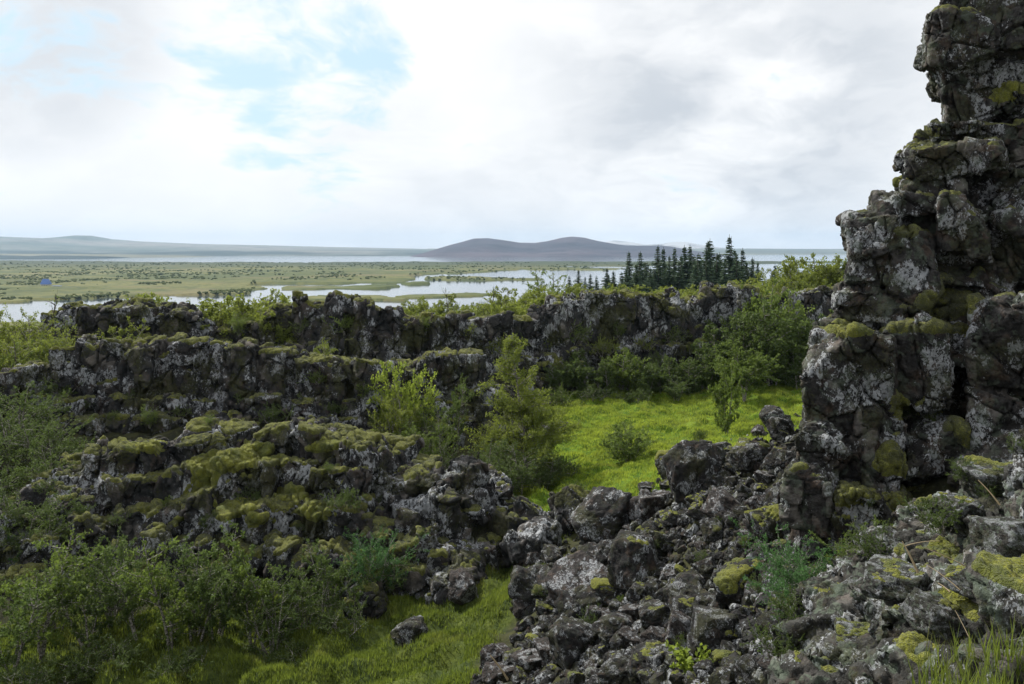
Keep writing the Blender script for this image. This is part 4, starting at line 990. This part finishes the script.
fore = [sr(kd, px, Y, h * .86, mat, wd * .92) for kd, px, Y, h, mat, wd in (
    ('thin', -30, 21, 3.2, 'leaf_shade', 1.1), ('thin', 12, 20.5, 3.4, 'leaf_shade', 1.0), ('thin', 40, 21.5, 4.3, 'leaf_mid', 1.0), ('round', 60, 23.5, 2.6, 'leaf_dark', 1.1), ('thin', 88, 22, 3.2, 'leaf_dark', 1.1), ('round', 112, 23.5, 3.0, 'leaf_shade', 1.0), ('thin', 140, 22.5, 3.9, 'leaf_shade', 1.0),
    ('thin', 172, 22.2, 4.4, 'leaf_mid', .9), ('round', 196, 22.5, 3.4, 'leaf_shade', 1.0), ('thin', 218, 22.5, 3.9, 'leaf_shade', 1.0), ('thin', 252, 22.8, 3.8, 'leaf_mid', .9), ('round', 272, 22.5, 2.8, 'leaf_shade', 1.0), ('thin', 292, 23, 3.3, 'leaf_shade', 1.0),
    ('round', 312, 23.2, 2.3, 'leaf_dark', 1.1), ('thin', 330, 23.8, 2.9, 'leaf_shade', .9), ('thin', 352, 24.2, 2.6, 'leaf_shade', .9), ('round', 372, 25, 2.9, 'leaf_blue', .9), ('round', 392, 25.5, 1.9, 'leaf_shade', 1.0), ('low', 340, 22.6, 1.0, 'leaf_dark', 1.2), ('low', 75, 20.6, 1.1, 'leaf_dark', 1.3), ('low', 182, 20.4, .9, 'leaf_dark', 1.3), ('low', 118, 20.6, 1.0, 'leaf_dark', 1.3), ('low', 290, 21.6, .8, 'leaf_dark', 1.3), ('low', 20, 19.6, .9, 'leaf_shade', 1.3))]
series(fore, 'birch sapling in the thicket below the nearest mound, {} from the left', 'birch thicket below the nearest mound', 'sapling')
for px, py, Y, lab in ((44, 286, 44.5, 'thin bare sapling against the river at the left end'), (452, 283, 66, 'bare twiggy sapling on the far rim before the river bend'), (490, 282, 67, 'bare sapling with few leaves right of the river islands'), (545, 262, 90, 'tall thin pale birch rising left of the spruces'), (562, 266, 92, 'second thin birch just left of the spruces')):
    plant('twig' if Y < 80 else 'thin', G(px, Y), top(px, py, Y, G(px, Y)[2]), lab, 'sapling', None, None, .8)
# small shrubs rooted on the ledges of the rock (their foot is found on the rock itself)
bpy.context.view_layer.update(); DG = bpy.context.evaluated_depsgraph_get()
def rock_hit(px, py):
    from mathutils import Vector
    d = Vector(pdir(px, py)); o = Vector((0, 0, 0)) + d * 3
    for _ in range(12):
        ok, loc, nrm, fi, obx, mx = scene.ray_cast(DG, o, d)
        if not ok: return None
        root = obx
        while root.parent: root = root.parent
        if root.name.startswith(('rock_', 'ground', 'boulder')): return np.array(loc)
        o = loc + d * .02
    return None
def ledge_row(pts, hits, text, group, mats, hr):
    r2 = np.random.RandomState(len(pts))
    for i, (px, py) in enumerate(pts):
        q = hits[i]
        if q is None: continue
        plant(('low', 'round', 'thin')[r2.choice(3, p=(.5, .35, .15))], q, r2.uniform(*hr), text.format(ordinal(i)), 'shrub', group, mats[r2.randint(len(mats))], 1.0, sink=.12)
LEDGES = []
LEDGES.append(([(470, 338), (498, 352), (520, 347), (548, 352), (575, 340), (602, 352), (618, 335), (645, 348), (672, 340), (690, 352), (715, 338), (738, 345), (425, 332), (300, 332), (262, 336), (345, 330), (240, 333), (560, 372), (612, 368), (660, 365)],
          'small green shrub rooted in the face of the far wall, {} from the left', 'shrubs rooted in the far wall', ('leaf_mid', 'leaf_dark', 'leaf_light'), (.8, 1.6)))
LEDGES.append(([(30, 400), (62, 392), (85, 408), (112, 420), (150, 424), (178, 414), (208, 424), (240, 405), (275, 420), (300, 400), (335, 412), (362, 396), (376, 425), (130, 398), (318, 380)],
          'small green shrub at the face of the middle ridge, {} from the left', 'shrubs at the face of the middle ridge', ('leaf_mid', 'leaf_dark'), (.5, 1.1)))
LEDGES.append(([(24, 470), (48, 488), (78, 512), (118, 520), (165, 505), (208, 528), (250, 500), (300, 530), (345, 505), (380, 500), (420, 535), (330, 470), (60, 540), (20, 520)],
          'small green plant on the ledges of the nearest mound, {} from the left', 'plants on the nearest mound', ('leaf_mid', 'leaf_dark', 'leaf_shade'), (.35, .8)))
LEDGES.append(([(655, 545), (700, 560), (760, 590), (680, 640), (590, 620), (745, 545), (800, 610), (540, 590), (625, 600), (780, 640), (720, 520)],
          'little green plant between rocks of the boulder slope, {} from the left', 'plants of the boulder slope', ('leaf_mid', 'leaf_dark'), (.25, .45)))
LEDGES.append(([(905, 410), (930, 420), (960, 470), (1000, 470), (1015, 440), (870, 500), (915, 505), (945, 515), (985, 490), (880, 545)],
          'dark green plant clinging to the lower pinnacle, {} from the left', 'plants on the lower pinnacle', ('leaf_dark', 'leaf_dark'), (.16, .34)))
# every foot is found before anything new is planted
LEDGE_HITS = [[rock_hit(*p) for p in sorted(row[0])] for row in LEDGES]
crng = np.random.RandomState(4); CORNER = [q for q in (rock_hit(crng.uniform(925, 1075), crng.uniform(655, 730)) for _ in range(230)) if q is not None]
DG = None
for row, hs in zip(LEDGES, LEDGE_HITS): ledge_row(sorted(row[0]), hs, *row[1:])
# right side near the pinnacle
plant('round', hit(812, 632)[0] + (0, 0.3, 0), 1.25, 'fresh green leafy shrub in the gap below the pinnacle', 'shrub', None, 'leaf_blue', 1.0, 3)
plant('round', hit(862, 588)[0], .85, 'dark olive shrub at the dark foot of the pinnacle', 'shrub', None, 'leaf_mid', 1.1, 1)
plant('low', hit(835, 600)[0], .5, 'low mixed green plants between the pinnacle and the near slope', 'shrub', None, 'leaf_mid', 1.2)
for p in list(PROTO):
    if p == 'spruce': continue
    for b in PROTO[p]:
        for c in list(b.children): bpy.data.objects.remove(c)
        bpy.data.objects.remove(b)
spr = ((570, 276, 175), (578, 270, 180), (590, 274, 185), (597, 276, 175), (606, 268, 185), (614, 271, 178), (622, 272, 190), (630, 252, 190), (641, 252, 186), (648, 262, 196), (656, 246, 190), (663, 248, 194), (669, 256, 182), (674, 248, 190), (681, 255, 198), (686, 246, 188), (691, 246, 196), (699, 254, 184), (706, 242, 190), (711, 240, 194), (717, 254, 182), (720, 253, 198), (729, 236, 186), (734, 250, 196), (737, 254, 180), (744, 249, 192), (752, 258, 184), (758, 262, 180), (776, 265, 150), (772, 270, 146), (695, 262, 176), (636, 264, 178), (650, 268, 174), (725, 262, 176), (644, 262, 200), (659, 262, 182), (666, 264, 202), (678, 262, 180), (684, 266, 200), (694, 256, 202), (702, 262, 200), (708, 260, 180), (715, 264, 204), (722, 266, 184), (732, 262, 204), (740, 264, 200), (747, 262, 186), (640, 270, 180), (627, 268, 180), (610, 274, 184), (654, 270, 182), (672, 268, 184), (698, 268, 180), (584, 277, 178))
for i, (px, py, Y) in enumerate(sorted(spr)):
    x = (px - CX) / FPX * Y; z0 = float(np.interp(Y, [84, 100, 190, 400], [-9.6, -10.2, -12.5, -28])) - .3
    tall = px == 729
    plant('spruce', np.array([x, Y, z0]), (HZ - py) / FPX * Y - z0, 'tallest dark green spruce of the row above the far wall' if tall else f'dark green spruce in the row above the far wall, {ordinal(i)} from the left', 'tree', 'spruces above the far wall', None, prng.uniform(1.35, 1.85))
for b in PROTO['spruce']:
    for c in list(b.children): bpy.data.objects.remove(c)
    bpy.data.objects.remove(b)

# fern-like lime plant and dry stalks
def fern():
    p = hit(694, 676)[0]; rng = np.random.RandomState(3); w = Wood(); C = []
    for k in range(16):
        az = rng.uniform(0, 6.28); st = bend((0, 0, 0), (math.cos(az) * .8, math.sin(az) * .8, 1.2), rng.uniform(.35, .62), 6, rng, .1, -.10); w.add(st, np.linspace(.006, .002, 7), 4)
        for t in np.linspace(.15, 1, 26):
            C.append([np.interp(t * 6, range(7), st[:, i]) for i in range(3)])
            C.append(np.array(C[-1]) + rng.normal(size=3) * .03)
    root = empty('fern', p); ob('stem', w.mesh('stem', M['leaf_lime']), root); tag(root, 'lime green fern growing between the lowest boulders', 'fern')
    ob('frond', leaves(np.array(C), .075, rng, M['leaf_lime'], 'frond'), root)
fern()
def stalks():
    rng = np.random.RandomState(8)
    S = [((1005, 590, 4.9), (925, 548, 5.1), .005, 'long dry grass stalk arching over the near slope'), ((918, 573, 5.3), (902, 541, 5.4), .009, 'short pale broken twig at the head of the near slope'), ((905, 546, 5.5), (940, 541, 5.3), .004, 'thin dry stalk lying left towards the mossy lichen rock'),
         ((960, 590, 4.8), (925, 564, 5.0), .004, 'second dry stalk below the long arching one'), ((508, 680, 17.6), (490, 655, 17.8), .03, 'bleached dead branch standing at the edge of the grass'), ((950, 592, 4.7), (938, 583, 4.8), .005, 'tiny straw twig on the mossy hollow of the near slope'),
         ((1000, 505, 7.0), (978, 480, 7.2), .008, 'brown dead stick below the foot of the pinnacle'), ((985, 674, 4.1), (955, 610, 4.4), .003, 'dry grass stem rising from the grass tuft in the corner')]
    for a, b, rad, lab in S:
        A, B = W(*a), W(*b); m = (A + B) / 2 + (0, 0, np.linalg.norm(B - A) * .08)
        pts = np.stack([(1 - t) ** 2 * A + 2 * t * (1 - t) * m + t * t * B for t in np.linspace(0, 1, 9)]) - A
        v, f = tube(pts, np.linspace(rad, rad * .4, 9), 5)
        tag(ob('dry_stalk', mesh_np('dry_stalk', v, f, M['straw']), None, A), lab, 'dry stalk')
stalks()

# ------------------------------------------------------------------ grass
def blades(P, hgt, rng, name, label, mat, wid=.012, clump=None):
    n = len(P); az = rng.uniform(0, 6.28, n); ln = rng.uniform(.15, .7, n); h = hgt * rng.uniform(.5, 1.25, n)
    d = np.stack([np.cos(az), np.sin(az), 0 * az], 1); s = np.stack([-np.sin(az), np.cos(az), 0 * az], 1) * (wid * rng.uniform(.7, 1.4, n))[:, None]
    mid = P + d * (h * ln * .35)[:, None] + np.array([0, 0, 1]) * (h * .6)[:, None]; tip = P + d * (h * ln)[:, None] + np.array([0, 0, 1]) * (h * .95)[:, None]
    V = np.stack([P - s, P + s, mid + s * .8, mid - s * .8, tip], 1).reshape(-1, 3); b = np.arange(n)[:, None] * 5
    F = np.concatenate([b + (0, 1, 2), b + (0, 2, 3), b + (3, 2, 4)], 0)
    dm = bil(DOME, GX0, GY0, GS, P[:, 0], P[:, 1]); tint = np.clip((fbm(P * (.35, .45, .35), 4, 3) - .5) * 2.4 + dm * .7 + .05 + rng.uniform(-.25, .25, n), 0, 1); V[4::5, 2] += np.repeat(dm, 1) * hgt * .35
    tag(ob(name, mesh_np(name, V, F, mat, None, {'tint': np.tile(tint, 3)}, smooth=False)), label, 'grass', kind='stuff')
def scatter(x0, x1, y0, y1, n, mask, rng, keep=None):
    x = rng.uniform(x0, x1, n); y = rng.uniform(y0, y1, n)
    m = bil(mask, GX0, GY0, GS, x, y) * (.25 + .9 * bil(DOME, GX0, GY0, GS, x, y)); c = fbm(np.stack([x * 1.3, y * 1.3, 0 * x], 1), 3, 61)
    k = (rng.rand(n) < m) & (c + rng.uniform(-.2, .2, n) > .40); x, y = x[k], y[k]
    return np.stack([x, y, gz(x, y) - .02], 1)
rg = np.random.RandomState(77)
blades(scatter(-2, 31, 27, 63, 470000, MEAD, rg), .14, rg, 'meadow_grass', 'bright green tussocky grass of the meadow', M['grass'], .016)
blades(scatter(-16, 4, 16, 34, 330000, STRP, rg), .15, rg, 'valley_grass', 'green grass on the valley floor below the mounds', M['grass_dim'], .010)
def corner_grass():
    rng = np.random.RandomState(4)
    P = np.array([q + rng.normal(size=3) * (.035, .035, .004) - (0, 0, .02) for q in CORNER for _ in range(7)])
    blades(P[rng.rand(len(P)) < .45], .15, rng, 'corner_grass', 'long dull grass tuft in the lower right corner', M['grass_dim'], .003)
corner_grass()

# ------------------------------------------------------------------ far scrub and the farmhouse on the plain
def far_scrub():
    rng = np.random.RandomState(15); n = 26000
    py = rng.uniform(262.5, 305, n); px = rng.uniform(-300, 800, n); Y = 38.5 * FPX / (py - HZ); x = (px - CX) / FPX * Y
    dens = fbm(np.stack([x * .02, Y * .012, 0 * x], 1), 4, 5)
    D, F = ico(1); D = D[:, :]; VV, FF = [], []; k = 0
    plain = bpy.data.objects['plain'].data; co = np.zeros(len(plain.vertices) * 3, np.float32); plain.vertices.foreach_get('co', co); co = co.reshape(627, -1, 3)
    yr = co[0, :, 1]
    for i in range(n):
        if dens[i] < .57 + rng.uniform(-.06, .06) or (px[i] > 255 and py[i] > 280): continue
        a = int(np.clip(round((px[i] + 420) / 3), 0, 626)); b = int(np.clip(np.searchsorted(yr, Y[i]), 0, len(yr) - 1)); z = co[a, b, 2]
        if z < LAKE + .3 or Y[i] < 620: continue
        s = rng.uniform(.5, 1.0) * (1 + Y[i] / 1500); v = D * (s * 1.4, s * 1.4, s) * rng.uniform(.6, 1.3, (len(D), 1)) + (x[i], Y[i], z + s * .2)
        VV.append(v); FF.append(F + k); k += len(D)
    m, t, out = newmat('scrub'); p = t.new('ShaderNodeNewGeometry').outputs['Position']
    principled(t, out, t.mix(t.step(t.noise(p, .05, 3), .4, .6), (.040, .056, .019), (.078, .095, .031)), .95, .1)
    tag(ob('scrub', mesh_np('scrub', np.concatenate(VV), np.concatenate(FF), m, smooth=False)), 'low dark birch scrub dotted over the far plain', 'scrub', kind='stuff')
far_scrub()
def flat(name, col, rough=.6):
    m, t, out = newmat(name); p = t.new('ShaderNodeNewGeometry').outputs['Position']
    principled(t, out, t.mix(t.noise(p, .8, 3), tuple(c * .85 for c in col), col), rough, .3); return m
def farmhouse():
    Y = 850.0; x = (46 - CX) / FPX * Y; z = -(286.5 - HZ) / FPX * Y
    root = bpy.data.objects.new('farmhouse', None); COL.objects.link(root); root.location = (x, Y, z); tag(root, 'small distant house with a steep blue roof on the plain beyond the river', 'house')
    def box(name, x0, x1, y0, y1, z0, z1, mat):
        v = np.array([(a, b, c) for a in (x0, x1) for b in (y0, y1) for c in (z0, z1)]); f = np.array([(0, 1, 3, 2), (4, 6, 7, 5), (0, 4, 5, 1), (2, 3, 7, 6), (0, 2, 6, 4), (1, 5, 7, 3)])
        return ob(name, mesh_np(name, v, f, mat, smooth=False), root)
    wall = flat('pale_wall', (.62, .60, .55)); blue = flat('blue_roof', (.09, .17, .42)); dk = flat('window_dark', (.03, .035, .04), .2); tan = flat('tan_wall', (.45, .33, .15))
    box('wall', -4, 4, -3, 3, -3, 2.6, wall)
    v = np.array([(-4.6, -3.6, 2.4), (4.6, -3.6, 2.4), (4.6, 3.6, 2.4), (-4.6, 3.6, 2.4), (-3.6, 0, 8.2), (3.0, 0, 8.2)]); f4 = np.array([(0, 1, 5, 4), (2, 3, 4, 5), (1, 2, 5, 5), (3, 0, 4, 4), (0, 3, 2, 1)])
    import bmesh as B
    bm = B.new(); vs = [bm.verts.new(q) for q in v]
    for f in ((0, 1, 5, 4), (2, 3, 4, 5), (1, 2, 5), (3, 0, 4), (0, 3, 2, 1)): bm.faces.new([vs[i] for i in f])
    me = bpy.data.meshes.new('roof'); bm.to_mesh(me); bm.free(); me.materials.append(blue); ob('roof', me, root)
    for wx in (-2.4, 0, 2.4): box('window', wx - .5, wx + .5, -3.06, -2.9, .6, 1.8, dk)
    r2 = bpy.data.objects.new('shed', None); COL.objects.link(r2); r2.location = (x + 15, Y - 6, z - 1); tag(r2, 'low shed with a blue roof right of the steep-roofed house', 'shed')
    root = r2
    def box2(name, *a):
        o = box(name, *a); o.parent = r2; return o
    box2('wall', -4, 4, -2, 2, -3, 1.2, wall); box2('roof', -4.4, 4.4, -2.4, 2.4, 1.25, 2.2, blue)
farmhouse()
